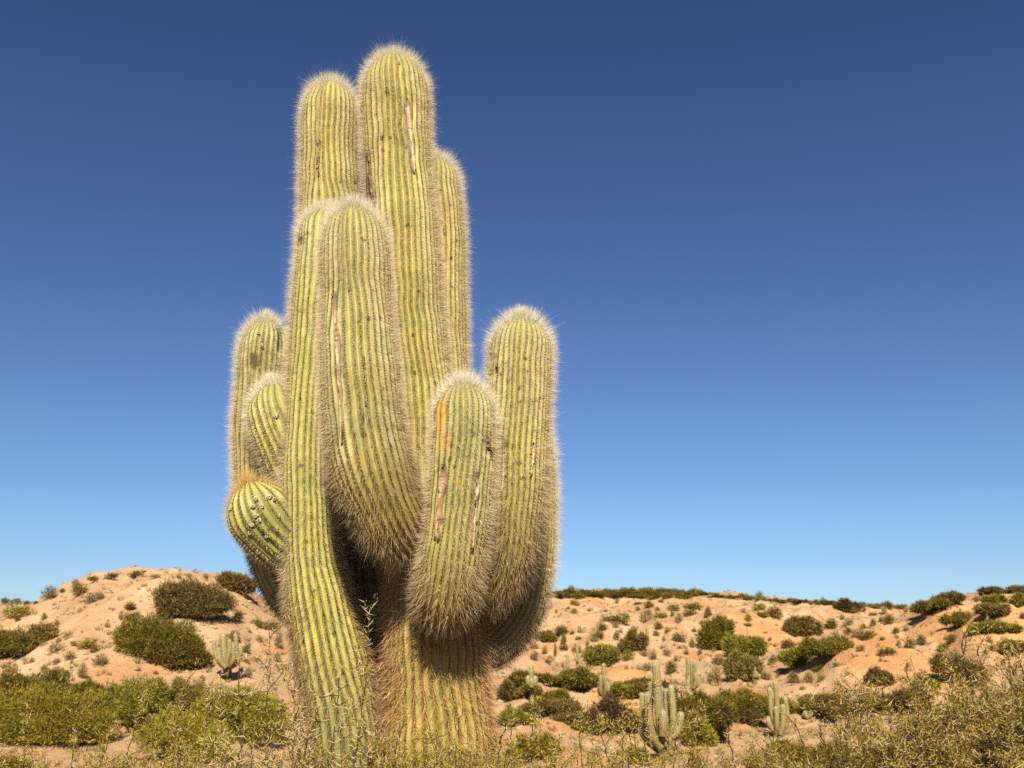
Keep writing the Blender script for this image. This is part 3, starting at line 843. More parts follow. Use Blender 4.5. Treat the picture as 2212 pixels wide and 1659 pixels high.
small_cactus(c3, SC3, (1560, 1030), [(13, [(1552, 1030), (1548, 900), (1545, 775)], 0), (11, [(1545, 1010), (1515, 950), (1514, 850), (1509, 752)], 0), (12, [(1560, 1010), (1578, 930), (1572, 795)], -.2), (13, [(1540, 1020), (1522, 990), (1518, 935)], -.5), (12, [(1565, 1010), (1600, 980), (1602, 915)], -.2), (12, [(1565, 1010), (1582, 960), (1580, 890)], -.5)],
  'greenish cluster of cactus stems on the slope above the big dark bush', col=(0.36, 0.40, 0.11))
small_cactus(c3, SC3, (2064, 985), [(16, [(2064, 985), (2062, 900), (2060, 828)], 0), (11, [(2064, 920), (2076, 900), (2078, 872)], -.2)], 'single stubby cactus with a side bulge beside a rounded bush')
small_cactus(c3, SC3, (992, 1480), [(19, [(992, 1480), (991, 1420), (988, 1358)], 0)], 'small pale stump cactus low in the dip')
small_cactus(c4, SC3, (215, 1400), [(20, [(200, 1400), (196, 1290), (188, 1155)], -.3), (18, [(205, 1380), (150, 1200), (142, 1100), (134, 998)], 0), (18, [(210, 1390), (206, 1200), (190, 1080), (180, 952)], .3), (21, [(225, 1390), (246, 1290), (242, 1138)], -.4), (18, [(225, 1390), (280, 1290), (274, 1180), (260, 1078)], 0), (20, [(200, 1380), (150, 1330), (130, 1290), (124, 1240)], 0), (13, [(230, 1390), (295, 1340), (302, 1275)], 0)],
  'upright pale cactus cluster left of the large thorn bush')
small_cactus(c4, SC3, (452, 1260), [(17, [(452, 1260), (446, 1180), (418, 1078)], 0), (17, [(450, 1250), (430, 1230), (428, 1190)], -.4), (18, [(452, 1240), (468, 1225), (472, 1185)], -.3), (14, [(450, 1255), (420, 1240), (410, 1210)], 0)],
  'small leaning cactus with knobby arms in front of green shrubs')
small_cactus(c4, SC3, (1912, 500), [(13, [(1912, 500), (1908, 430), (1898, 365)], 0), (12, [(1909, 450), (1916, 432), (1912, 405)], -.2)], 'lone cactus high on the far right hillside')
small_cactus(c4, SC3, (2078, 1060), [(20, [(2078, 1060), (2076, 1010), (2072, 945)], 0)], 'pale cactus stump half hidden behind the large thorn bush')
small_cactus(c3, SC3, (445, 207), [(5, [(445, 207), (445, 197), (444, 184)], 0)], 'tiny cactus standing on the crest right of the big cactus')

# ------------------------------------------------------------------ shrubs
PAL = dict(
  green=[(0.347, 0.286, 0.031), (0.271, 0.240, 0.031), (0.425, 0.329, 0.035), (0.205, 0.194, 0.033)],
  lime=[(0.455, 0.372, 0.033), (0.365, 0.311, 0.030), (0.535, 0.409, 0.045), (0.273, 0.240, 0.030)],
  olive=[(0.340, 0.247, 0.060), (0.272, 0.205, 0.052), (0.407, 0.299, 0.078), (0.227, 0.175, 0.052)],
  brown=[(0.305, 0.182, 0.072), (0.244, 0.146, 0.061), (0.367, 0.224, 0.087), (0.265, 0.190, 0.044)],
  grey=[(0.451, 0.370, 0.168), (0.361, 0.298, 0.135), (0.519, 0.413, 0.202), (0.293, 0.247, 0.100)],
  dry=[(0.488, 0.332, 0.129), (0.397, 0.285, 0.104), (0.361, 0.285, 0.090), (0.541, 0.379, 0.154)])

def blades(n, lobes, ln, wd, pal, g, up=0.35, hang=0.0, brown_low=0.0):
    lobes = np.asarray(lobes, float)             # x, y, z, rx, ry, rz
    vol = (lobes[:, 3] * lobes[:, 4] * lobes[:, 5]) ** 0.67
    k = g.choice(len(lobes), n, p=vol / vol.sum())
    d = g.normal(size=(n, 3)); d /= np.linalg.norm(d, axis=1)[:, None]
    lump_ = 1 + 0.16 * np.sin(d[:, 0] * 5 + k) * np.sin(d[:, 1] * 4 + k * 2.1) + 0.12 * np.sin(d[:, 2] * 7 + k * 1.3) + 0.10 * np.sin(d[:, 0] * 11 + d[:, 2] * 9 + k)
    rr = g.random(n) ** (1 / 2.8) * lump_
    rr = np.where(g.random(n) < 0.10, rr * (1.05 + 0.3 * g.random(n)), rr)
    P = lobes[k, :3] + d * rr[:, None] * lobes[k, 3:]
    P[:, 2] = np.where(P[:, 2] < 0.02, np.abs(P[:, 2]) * 0.4 + 0.02, P[:, 2])
    D = d * 0.8 + g.normal(0, 0.5, (n, 3)); D[:, 2] += up
    D /= np.linalg.norm(D, axis=1)[:, None]
    S = np.cross(D, g.normal(size=(n, 3))); S /= np.linalg.norm(S, axis=1)[:, None]
    L = ln * (0.5 + g.random(n)); W = wd * (0.6 + 0.8 * g.random(n))
    V = np.empty((n, 3, 3))
    V[:, 0] = P - S * W[:, None] / 2; V[:, 1] = P + S * W[:, None] / 2; V[:, 2] = P + D * L[:, None]
    pal = np.array(pal)
    # leaf colour drifts in clumps: newer yellow shoots here, older dull ones there
    cl = np.sin(P[:, 0] * 3.1 / (lobes[0, 3] + .01) + k) + np.sin(P[:, 1] * 2.7 / (lobes[0, 4] + .01) + 1.3 * k) + np.sin(P[:, 2] * 4 / (lobes[0, 5] + .01)) + g.normal(0, 0.9, n)
    ci = np.clip(((cl + 3.2) / 6.4 * len(pal)).astype(int), 0, len(pal) - 1)
    C = pal[ci] * (0.75 + 0.5 * g.random((n, 1)))
    if brown_low:
        m = g.random(n) < brown_low
        C[m] = np.array([0.13, 0.088, 0.05]) * (0.7 + 0.6 * g.random((m.sum(), 1)))
    T = np.arange(n * 3).reshape(n, 3)
    return V.reshape(-1, 3), T, np.repeat(C, 3, 0)

def tube(pts, r0, r1, sides=4):
    pts = np.asarray(pts, float)
    T = np.gradient(pts, axis=0); T /= np.linalg.norm(T, axis=1)[:, None] + 1e-9
    a = np.cross(T, [0.31, 0.87, 0.38]); a /= np.linalg.norm(a, axis=1)[:, None] + 1e-9
    b = np.cross(T, a)
    r = np.linspace(r0, r1, len(pts))
    an = np.arange(sides) / sides * 2 * math.pi
    V = pts[:, None] + r[:, None, None] * (np.cos(an)[None, :, None] * a[:, None] + np.sin(an)[None, :, None] * b[:, None])
    n = len(pts); i = np.arange(n * sides).reshape(n, sides); j = np.roll(i, -1, 1)
    Tq = np.stack([i[:-1], j[:-1], j[1:], i[1:]], -1).reshape(-1, 4)
    return V.reshape(-1, 3), Tq

class Acc:
    def __init__(s): s.V, s.T, s.C, s.n = [], [], [], 0
    def add(s, V, T, C=None):
        s.V.append(V); s.T.append(T + s.n); s.n += len(V)
        if C is not None: s.C.append(C)
    def mesh(s, name, mat, quads=False, smooth=False):
        if not s.V: return None
        return make_mesh(name, np.concatenate(s.V), np.concatenate(s.T), mat, cols=np.concatenate(s.C) if s.C else None, quads=quads, smooth=smooth)

def stems(lobes, g, n, r):
    A = Acc()
    for k in range(n):
        l = lobes[g.integers(len(lobes))]
        e = np.array(l[:3]) + g.normal(0, 0.45, 3) * np.array(l[3:])
        e[2] = max(e[2], 0.15)
        s0 = np.array([l[0] * 0.35 + g.normal(0, 0.08), l[1] * 0.35 + g.normal(0, 0.08), -0.1])
        t = np.linspace(0, 1, 6)[:, None]
        mid = (s0 + e) / 2 + np.array([0, 0, 0.12]) + g.normal(0, 0.08, 3)
        p = (1 - t) ** 2 * s0 + 2 * t * (1 - t) * mid + t ** 2 * e
        A.add(*tube(p, r, r * 0.25))
    return A.mesh('branches', M_BRANCH, quads=True, smooth=True)

def big_shrub(cr, x0, x1, y0, y1, label, pal, lobes=None, n=9000, cat='bush', name='desert_bush', seed=0, brown_low=0.06, group=None, leaf=1.0):
    """a bush with its own crown and branches, fitted to a sketch box"""
    g = np.random.default_rng(seed + int(abs(x0) * 7 + y1))
    (X0, Y0), (X1, Y1) = cr(x0, y0), cr(x1, y1)
    p = hit((X0 + X1) / 2, Y1 - 0.06 * (Y1 - Y0))
    s = fwd(p) / F
    w, h = (X1 - X0) * s, (Y1 - Y0) * s
    p[1] += w * 0.12; p[2] = ground_z(p[0], p[1])
    if lobes is None:
        lobes = []
        nl = 11
        for q in range(nl):
            fx = -0.34 + 0.68 * (q + 0.5) / nl + g.normal(0, 0.05)
            hh = (1 - (fx / 0.62) ** 2) * (0.8 + 0.25 * g.random())
            fz = g.uniform(0.25, 0.72); lobes.append((fx * 1.12 + g.normal(0, 0.03), g.normal(0, 0.16), hh * fz, 0.11 + 0.08 * g.random(), 0.16, (0.20 + 0.14 * g.random())))
        lobes.append((g.normal(0, 0.05), 0.05, 0.34, 0.32, 0.26, 0.38))
    w, h = w * 1.0, h * 0.92
    L = [(a * w, b * w, c * h, d * w, e * w * 0.9, f * h) for a, b, c, d, e, f in lobes]
    root = link(name, None)
    root.location = tuple(p)
    tag(root, label, cat, group)
    px = s * 2.16 * leaf
    V, T, C = blades(int(n * 1.6), L, px * 3.6, px * 1.05, PAL[pal] if isinstance(pal, str) else pal, g, brown_low=brown_low)
    link('foliage', make_mesh('foliage', V, T, M_LEAF, cols=C), root)['kind'] = 'stuff'
    st = stems(L, g, 16, max(0.02, 0.012 * w))
    link('branches', st, root)
    return root

big_shrub(c1, -260, 378, 562, 862, 'rounded green bush cut by the left edge on the hill flank', 'green', n=9000)
big_shrub(c1, 1112, 1742, 282, 562, 'wide flat-topped olive bush high on the left hill', 'olive', n=11000, brown_low=0.25, lobes=[(-.3, 0, .62, .2, .2, .36), (-.1, .05, .66, .26, .24, .36), (.12, 0, .52, .26, .24, .40), (.32, 0, .40, .18, .2, .32), (-.2, -.05, .3, .22, .2, .3), (.12, -.08, .22, .3, .2, .25)])
big_shrub(c1, 815, 1500, 572, 880, 'large mounded green bush at the centre of the left hill', 'green', n=12000, lobes=[(-.30, 0, .50, .2, .2, .48), (-.08, .05, .56, .28, .24, .46), (.16, 0, .45, .26, .22, .42), (.36, 0, .25, .14, .18, .3), (-.2, -.08, .25, .24, .2, .26)])
big_shrub(c1, 1040, 1540, 690, 955, 'sprawling dark green bush left of the small branching cactus', 'green', n=9000, brown_low=0.12)
big_shrub(c1, -120, 570, 925, 1240, 'low green bush behind the front left thicket', 'green', n=12000)
big_shrub(c1, 640, 1270, 905, 1385, 'tall feathery dark green bush in the lower left', 'green', n=15000, brown_low=0.1)
big_shrub(c1, -220, 800, 1075, 1525, 'big yellow-green thicket in the lower left corner', 'lime', n=21000, lobes=[(-.3, 0, .45, .24, .2, .5), (-.05, 0, .48, .26, .22, .5), (.2, 0, .42, .24, .2, .45), (.38, 0, .28, .14, .16, .3), (0, -.1, .22, .42, .16, .26), (-.2, .1, .5, .2, .2, .42)])
big_shrub(c1, 960, 1760, 1170, 1640, 'bright yellow-green shrub behind the thorny sprigs', 'lime', n=15000)
big_shrub(c1, 1380, 2200, 985, 1520, 'broad yellow-green bush left of the big cactus foot', 'lime', n=17000)
big_shrub(c1, -80, 200, 1560, 1720, 'low lime shrub in the bottom left corner', 'lime', n=5000)
big_shrub(c1, 1630, 1925, 182, 345, 'dark bush on the left hill crest touching the big cactus', 'olive', n=4500, brown_low=0.25, lobes=[(-.25, 0, .6, .24, .2, .36), (.05, 0, .45, .3, .24, .36), (.3, 0, .32, .2, .2, .28)])
big_shrub(c3, 678, 985, 648, 845, 'dark rounded bush up the slope left of the pole cactus', 'green', n=6000, brown_low=0.12)
big_shrub(c3, 962, 1190, 565, 725, 'compact olive bush beside the lone pole cactus', 'olive', n=5000, brown_low=0.15)
big_shrub(c3, 1610, 1935, 445, 725, 'tall grey-green bush topping the cluster on the right slope', 'green', n=8000, lobes=[(.1, .05, .68, .3, .24, .32), (-.2, 0, .42, .26, .22, .36), (.1, 0, .35, .32, .24, .34), (-.25, 0, .2, .22, .2, .22)], brown_low=0.12)
big_shrub(c3, 1785, 2150, 545, 778, 'bright green bush in the middle of the right slope cluster', 'green', n=8000)
big_shrub(c3, 1832, 2155, 712, 985, 'brown-green bush at the foot of the right slope cluster', 'olive', n=8000, brown_low=0.18)
big_shrub(c3, 675, 1160, 1045, 1410, 'dense brown leafless-looking bush left of the largest background cactus', 'brown', n=14000, brown_low=0.3)
big_shrub(c3, 1390, 1920, 1005, 1490, 'large dark green bush right of the largest background cactus', 'green', n=16000)
big_shrub(c3, 1740, 2200, 985, 1310, 'wide green bush behind the upright cactus cluster', 'green', n=12000)
big_shrub(c3, 970, 1260, 940, 1090, 'low dark bush below the bare sand mound', 'green', n=6000)
big_shrub(c3, 430, 810, 862, 1060, 'spreading green bush left of the pale cactus cluster', 'green', n=8000, brown_low=0.15)
big_shrub(c3, 320, 565, 1035, 1150, 'bright low yellow-green bush in the gully', 'lime', n=5000)
big_shrub(c3, 190, 670, 1105, 1260, 'straggly grey-green bush along the gully edge', 'olive', n=7000)
big_shrub(c3, -40, 135, 935, 1140, 'dark shrub close against the big cactus trunk', 'olive', n=5000)
big_shrub(c3, 265, 440, 555, 645, 'small dark bush on the slope beside the big cactus arm', 'green', n=3000)
big_shrub(c3, 70, 400, 880, 1000, 'low green bush behind the ring-armed cactus', 'green', n=5000)
big_shrub(c3, 560, 780, 1280, 1370, 'small yellow-green shrub under the brown bush', 'lime', n=3000)
big_shrub(c3, 60, 520, 1370, 1620, 'lime-green bush low at the edge of the sand patch', 'lime', n=9000)
big_shrub(c3, 1000, 1220, 1480, 1640, 'green shrub left of the largest background cactus foot', 'green', n=5000)
big_shrub(c4, 250, 500, 685, 860, 'dark lower end of the diagonal thicket on the right slope', 'green', n=6000, brown_low=0.15)
big_shrub(c4, 420, 890, 585, 770, 'long green thicket running diagonally up the right slope', 'green', n=9000)
big_shrub(c4, 262, 560, 412, 605, 'grey-green bush above the diagonal thicket', 'olive', n=6000)
big_shrub(c4, 685, 860, 295, 400, 'dark bush just under the right hill skyline', 'olive', n=4000, brown_low=0.3)
big_shrub(c4, 1300, 1700, 305, 395, 'low green scrub strip descending beside the ochre knoll', 'green', n=5000)
big_shrub(c4, 1605, 1850, 380, 495, 'dark green scrub right of the ochre knoll', 'green', n=4000)
big_shrub(c4, 1500, 1745, 240, 330, 'rounded dark bush on the rise of the far right hill', 'olive', n=4000, brown_low=0.2)
big_shrub(c4, 1862, 2075, 188, 255, 'flat dark bush on the far right hilltop', 'olive', n=3500, brown_low=0.3)
big_shrub(c4, 2090, 2260, 176, 225, 'dark bush on the skyline at the right edge', 'olive', n=3000, brown_low=0.3)
big_shrub(c4, 1835, 2115, 325, 435, 'wide dark bush behind the far right lone cactus', 'olive', n=5000)
big_shrub(c4, 1910, 2070, 265, 330, 'small dark round bush below the right hilltop', 'green', n=3000)
big_shrub(c4, 2125, 2280, 235, 345, 'green bush at the right edge below the skyline', 'green', n=3500)
big_shrub(c4, 1825, 2170, 495, 590, 'long low green bush on the far right bench', 'green', n=5000)
big_shrub(c4, 940, 1125, 835, 1010, 'scraggy dark bush growing on the bare ochre mound', 'olive', n=5000, brown_low=0.3)
big_shrub(c4, 280, 850, 1045, 1260, 'wide green bush behind the small leaning cactus', 'green', n=10000)
big_shrub(c4, 2010, 2280, 645, 740, 'green bush behind the thorn bush tips at right', 'green', n=4000)
big_shrub(c4, 1480, 1900, 740, 1000, 'dark olive bush behind the centre of the large thorn bush', 'olive', n=8000)
big_shrub(c4, 1320, 1520, 890, 1080, 'green bush at the right foot of the ochre mound', 'green', n=5000)
big_shrub(c4, 0, 900, 1440, 1720, 'yellowish low thicket at the bottom before the large thorn bush', 'lime', n=12000)

big_shrub(c3, 430, 700, 1180, 1330, 'ragged olive bush between the gully and the brown bush', 'olive', n=5000)
big_shrub(c3, 1180, 1420, 960, 1120, 'dark bush behind the top of the largest background cactus', 'olive', n=5000, brown_low=0.2)
big_shrub(c3, 860, 1080, 990, 1120, 'green bush between the pale cluster and the sand mound', 'green', n=4500)
big_shrub(c3, 1500, 1760, 1250, 1500, 'green shrub at the front of the large dark bush', 'lime', n=6000)
big_shrub(c3, 1880, 2120, 1130, 1330, 'olive bush left of the upright cactus cluster', 'olive', n=5500)
big_shrub(c4, 560, 900, 1080, 1290, 'olive bush before the ochre mound foot', 'olive', n=6000)
big_shrub(c4, 860, 1250, 1050, 1230, 'low dark scrub along the ochre mound foot', 'green', n=6000)
big_shrub(c4, 1150, 1480, 1010, 1220, 'grey-green scrub right of the ochre mound foot', 'olive', n=6000)
big_shrub(c3, -60, 240, 1200, 1340, 'sprawling green scrub right of the trunk foot', 'green', n=5000)
big_shrub(c3, 130, 330, 1000, 1100, 'ragged shrub at the foot of the ring-armed cactus', 'olive', n=4000)
big_shrub(c1, 480, 760, 1000, 1200, 'dark green bush between the two left thickets', 'green', n=7000)
big_shrub(c1, 1230, 1520, 1010, 1260, 'dull green bush between the feathery bush and the thorny sprigs', 'olive', n=7000)

# small shrubs: alike ones are copies of a few kinds
def small_mesh(kind, seed, n):
    g = np.random.default_rng(seed)
    nl = g.integers(2, 5)
    lobes = [(g.normal(0, 0.2), g.normal(0, 0.15), 0.38 + 0.12 * g.random(), 0.26 + 0.08 * g.random(), 0.28, 0.42 + 0.14 * g.random()) for _ in range(nl)]
    lobes.append((0, 0, 0.3, 0.44, 0.38, 0.34))
    up = 0.5 if kind in ('dry', 'grey') else 0.3
    airy = kind in ('dry', 'grey')
    V, T, C = blades(int(n * (0.7 if airy else 1.3)), lobes, 0.30 if airy else 0.22, 0.04, PAL[kind], g, up=up, brown_low=0.12)
    return make_mesh('small_shrub', V, T, M_LEAF, cols=C)
PROTO = {k: [small_mesh(k, 30 + 11 * i + len(k), 520) for i in range(3)] for k in PAL}

LANDMARKS = [(c1, [(1425, 420, 'flat-topped olive bush'), (1150, 730, 'large mounded bush'), (1715, 800, 'small branching cactus'), (150, 710, 'bush cut by the left edge'), (950, 1140, 'feathery dark bush'), (300, 1290, 'lower left thicket'), (1780, 260, 'crest bush by the big cactus')]),
  (c3, [(240, 950, 'ring-armed cactus'), (535, 800, 'short pole cactus'), (618, 750, 'thin armed pole cactus'), (835, 940, 'pale cactus cluster'), (1000, 870, 'bare sand mound'), (820, 745, 'dark rounded slope bush'), (1075, 645, 'compact olive bush'), (1187, 590, 'lone pole cactus'), (1555, 890, 'greenish cactus cluster'), (1775, 585, 'tall grey-green bush'), (1970, 660, 'bright green slope bush'), (2000, 850, 'brown-green slope bush'), (2064, 905, 'stubby bulging cactus'), (1300, 1200, 'largest background cactus'), (350, 600, 'dark bush by the cactus arm')]),
  (c4, [(370, 770, 'dark end of the diagonal thicket'), (650, 680, 'diagonal thicket'), (410, 510, 'grey-green bush above the thicket'), (770, 345, 'dark bush under the skyline'), (1450, 350, 'scrub strip by the knoll'), (1905, 430, 'far right lone cactus'), (1620, 285, 'rounded bush on the right rise'), (1030, 920, 'bush on the ochre mound'), (950, 780, 'ochre mound top'), (210, 1180, 'upright cactus cluster'), (2000, 540, 'long low bench bush'), (1970, 220, 'flat hilltop bush')])]
LANDMARKS = [(*cr(x, y), n) for cr, l in LANDMARKS for x, y, n in l]
def where(x, y):
    lx, ly, n = min(LANDMARKS, key=lambda l: (l[0] - x) ** 2 + 2 * (l[1] - y) ** 2)
    dx, dy = x - lx, y - ly
    side = ('left of' if dx < 0 else 'right of') if abs(dx) > 1.3 * abs(dy) else ('above' if dy < 0 else 'below')
    return side + ' the ' + n

def small_shrub(cr, box, kind, label, group, name='small_shrub'):
    x0, x1, y0, y1 = box
    (X0, Y0), (X1, Y1) = cr(x0, y0), cr(x1, y1)
    p = hit((X0 + X1) / 2, Y1 - 0.1 * (Y1 - Y0))
    s = fwd(p) / F
    w, h = (X1 - X0) * s, (Y1 - Y0) * s
    o = link(name, PROTO[kind][R.integers(3)])
    o.location = (p[0], p[1], p[2] - 0.02)
    o.scale = (w * 0.94, w * 0.94, h * 0.92)
    o.rotation_euler = (0, 0, R.random() * 6.28)
    if ' slope' in label and label.startswith('small'):
        label = label.split(' on the ')[0] + ' ' + where((X0 + X1) / 2, (Y0 + Y1) / 2)
    return tag(o, label, 'shrub', group)

GL = 'shrubs dotted over the left hill'
for k, bx in dict(
  grey=[(300, 425, 290, 398), (615, 715, 335, 425), (690, 795, 332, 395), (345, 465, 715, 797), (1640, 1740, 660, 790), (680, 820, 810, 905), (2070, 2150, 650, 770), (1430, 1570, 1000, 1090), (2060, 2140, 790, 870)],
  olive=[(520, 665, 270, 368), (110, 165, 500, 553), (300, 357, 485, 550), (930, 1027, 400, 475), (940, 1108, 490, 575), (1740, 1848, 475, 558), (1915, 2010, 520, 600), (1990, 2112, 540, 620), (1830, 1910, 725, 800), (1720, 1830, 630, 720)],
  lime=[(405, 452, 548, 592), (600, 762, 685, 762), (660, 750, 740, 795), (0, 200, 420, 530)],
  dry=[(790, 836, 555, 602), (480, 582, 780, 848), (390, 462, 840, 884), (570, 662, 890, 990), (1410, 1482, 585, 628), (20, 132, 870, 935), (415, 470, 670, 715), (480, 542, 655, 692), (530, 590, 700, 745), (300, 380, 890, 945), (390, 480, 890, 945), (1820, 1900, 830, 865), (1900, 1960, 830, 860), (1930, 1990, 660, 710), (215, 258, 825, 865), (1140, 1190, 540, 575), (900, 950, 490, 550), (1150, 1200, 930, 960), (1870, 1910, 615, 640), (1500, 1560, 960, 1010), (1850, 1920, 930, 990), (2100, 2160, 870, 900)]).items():
    for b_ in bx:
        small_shrub(c1, b_, k, {'grey': 'small grey shrub on the left hill slope', 'olive': 'small olive shrub on the left hill slope', 'lime': 'small yellow-green shrub on the left hill slope', 'dry': 'small dry tufted shrub on the left hill slope'}[k], GL + ', ' + k)
for b_ in [(660, 762, 203, 248), (785, 905, 183, 226), (955, 1105, 162, 216), (1140, 1228, 188, 224), (1318, 1372, 188, 228), (1395, 1468, 196, 226), (1528, 1582, 188, 232), (540, 610, 240, 300), (440, 500, 300, 335)]:
    small_shrub(c1, b_, 'olive' if R.random() < .6 else 'grey', 'small shrub on the left hill skyline', 'shrubs along the left hill skyline')
for b_ in [(0, 90, 365, 415), (80, 180, 375, 420), (160, 235, 390, 425), (235, 300, 395, 420)]:
    small_shrub(c1, b_, 'olive', 'dark scrub bush on the distant ridge at the left edge', 'scrub on the distant left ridge')
GR_ = 'shrubs dotted over the right slope'
LAB = {'grey': 'small grey shrub on the right slope', 'olive': 'small olive shrub on the right slope', 'green': 'small dark green shrub on the right slope', 'lime': 'small yellow-green shrub on the right slope', 'dry': 'small dry tufted shrub on the right slope'}
for k, bx in dict(
  green=[(825, 1048, 402, 490), (715, 842, 542, 615), (1235, 1332, 468, 535), (1235, 1348, 383, 445), (1350, 1452, 318, 385), (1490, 1648, 302, 372), (1470, 1590, 360, 425), (1145, 1255, 298, 360), (1065, 1142, 298, 328), (2070, 2175, 382, 440)],
  olive=[(760, 862, 478, 545), (1640, 1718, 348, 440), (1375, 1498, 562, 640), (415, 562, 498, 575), (1310, 1435, 785, 905), (1710, 1852, 755, 835), (555, 652, 648, 730), (470, 532, 568, 665), (900, 967, 548, 630), (470, 540, 650, 710)],
  grey=[(900, 962, 468, 520), (560, 628, 358, 405), (225, 312, 628, 695), (220, 302, 708, 788), (1130, 1228, 798, 875), (880, 950, 735, 795), (1940, 1988, 358, 398), (360, 417, 318, 364), (630, 690, 690, 760), (720, 800, 600, 640)],
  lime=[(1975, 2047, 402, 468), (1605, 1658, 453, 488), (1535, 1592, 518, 553), (590, 652, 588, 622), (960, 1060, 700, 800), (1520, 1582, 608, 695), (560, 640, 285, 340), (1960, 2050, 480, 510)],
  dry=[(1405, 1478, 408, 490), (1235, 1298, 538, 600), (1325, 1382, 518, 564), (1305, 1382, 688, 750), (1195, 1272, 698, 780), (1475, 1532, 698, 745), (1135, 1228, 383, 475), (430, 462, 368, 398), (320, 382, 668, 740), (340, 412, 768, 825), (620, 672, 518, 560), (550, 602, 548, 585), (1700, 1802, 828, 1005), (1110, 1192, 708, 760), (480, 517, 798, 855), (1660, 1722, 878, 985), (1040, 1110, 500, 550), (800, 860, 365, 388), (680, 720, 620, 660), (1010, 1050, 410, 440), (1300, 1340, 590, 640), (940, 985, 530, 565), (1430, 1480, 660, 690), (520, 560, 340, 365), (920, 960, 285, 325), (1240, 1300, 345, 385), (1170, 1220, 365, 420), (1090, 1130, 340, 380), (1370, 1410, 370, 430), (700, 750, 355, 385), (420, 450, 650, 780), (1590, 1640, 690, 750), (380, 420, 735, 775), (1270, 1330, 285, 315), (2110, 2200, 880, 950), (2170, 2230, 780, 830), (20, 110, 1130, 1230), (1290, 1330, 660, 700), (1400, 1440, 745, 800)]).items():
    for b_ in bx:
        small_shrub(c3, b_, k, LAB[k], GR_ + ', ' + k)
for k, bx in dict(
  green=[(570, 702, 446, 535), (860, 1015, 530, 625), (1055, 1155, 410, 505), (100, 262, 345, 445), (0, 105, 305, 375), (1030, 1190, 675, 745)],
  olive=[(945, 1012, 443, 510), (1125, 1202, 512, 570), (1240, 1330, 590, 690), (1320, 1432, 576, 665), (1500, 1605, 636, 715), (230, 372, 598, 685), (260, 385, 882, 975), (1020, 1072, 428, 475), (735, 818, 512, 580), (2180, 2240, 390, 450), (1920, 1992, 646, 715), (25, 125, 385, 440)],
  grey=[(1220, 1283, 503, 562), (795, 872, 538, 605), (1240, 1302, 796, 875), (720, 832, 446, 502), (650, 717, 543, 605), (835, 922, 658, 715), (1230, 1275, 362, 392)],
  lime=[(410, 502, 878, 975), (520, 582, 888, 965), (870, 932, 478, 530), (1740, 1820, 510, 565), (800, 870, 345, 400), (1790, 1858, 262, 308), (1560, 1682, 568, 645), (480, 600, 790, 880)],
  dry=[(1045, 1102, 348, 415), (1170, 1217, 633, 685), (1030, 1087, 588, 622), (130, 212, 748, 815), (1910, 1972, 588, 645), (650, 717, 803, 838), (890, 930, 340, 395), (940, 1000, 395, 425), (1020, 1060, 770, 798), (380, 440, 1000, 1030), (1480, 1560, 730, 790), (1870, 1930, 700, 750), (1160, 1200, 580, 605), (710, 760, 410, 460), (120, 160, 600, 630), (170, 215, 640, 670), (980, 1020, 395, 420), (530, 570, 460, 500), (70, 140, 880, 950), (180, 220, 900, 930), (1890, 1940, 255, 275), (2060, 2085, 215, 240), (2140, 2170, 220, 245), (1870, 1910, 310, 335), (1950, 2010, 460, 500), (1570, 1690, 700, 790)]).items():
    for b_ in bx:
        small_shrub(c4, b_, k, LAB[k], GR_ + ', ' + k)
# scrub that lines the long crest
for q in range(96):
    xd = 1186 + (1960 - 1186) * (q + R.random()) / 96
    yb = np.interp(xd, [1186, 1450, 1560, 1700, 1960], [1284, 1281, 1288, 1299, 1314]) + (R.random() * 8 if xd < 1480 else R.random() * 6)
    w = 12 + 26 * R.random() ** 1.5; h = (6 + 8 * R.random()) * (1.15 if xd < 1500 else 0.8)
    if q % 17 == 5: w, h = 24, 19
    small_shrub(lambda x, y: (x, y), (xd - w / 2, xd + w / 2, yb - h, yb), ['green', 'olive', 'green', 'lime'][R.integers(4)], 'low scrub bush in the band along the right hill crest', 'scrub band along the right hill crest')

for q in range(60):
    xd = 1186 + 330 * (q + R.random()) / 60
    yb = 1286 + R.random() * 9
    w = 14 + 26 * R.random(); h = 7 + 8 * R.random()
    small_shrub(lambda x, y: (x, y), (xd - w / 2, xd + w / 2, yb - h, yb), ['green', 'olive', 'lime'][R.integers(3)], 'low scrub bush in the band along the right hill crest', 'scrub band along the right hill crest')

# dry tufts and stones too many to count
def scatter(n, y0, y1, half=0.62):
    Y = y0 + (y1 - y0) * R.random(n) ** 0.8
    X = (R.random(n) * 2 - 1) * half * Y
    return X, Y, ground_z(X, Y)
X, Y, Z = scatter(6500, 22, 150)
nb = 14
P = np.repeat(np.stack([X, Y, Z], -1), nb, 0); sz = np.repeat(0.13 + 0.32 * R.random(len(X)) ** 2, nb)
D = R.normal(0, 0.6, (len(P), 3)); D[:, 2] = 0.5 + np.abs(D[:, 2])
pal = np.array(PAL['dry'] + PAL['grey'])[np.repeat(R.integers(0, 8, len(X)), nb)] * (0.7 + 0.5 * R.random((len(P), 1)))
V, T, C = needles(P + R.normal(0, 0.3, P.shape) * sz[:, None] * np.array([1, 1, 0]), D, sz, 0.022, pal, pal)
tag(link('dry_grass_tufts', make_mesh('dry_grass_tufts', V, T, M_LEAF, cols=C)), 'sparse dry tufts scattered over the slopes', 'tufts', kind='stuff')
X, Y, Z = scatter(9000, 16, 140)
n = len(X)
oct_ = np.array([(1, 0, 0), (0, 1, 0), (-1, 0, 0), (0, -1, 0), (0, 0, .8), (0, 0, -.8)], float)
S = (0.03 + 0.24 * R.random(n) ** 5)[:, None, None]
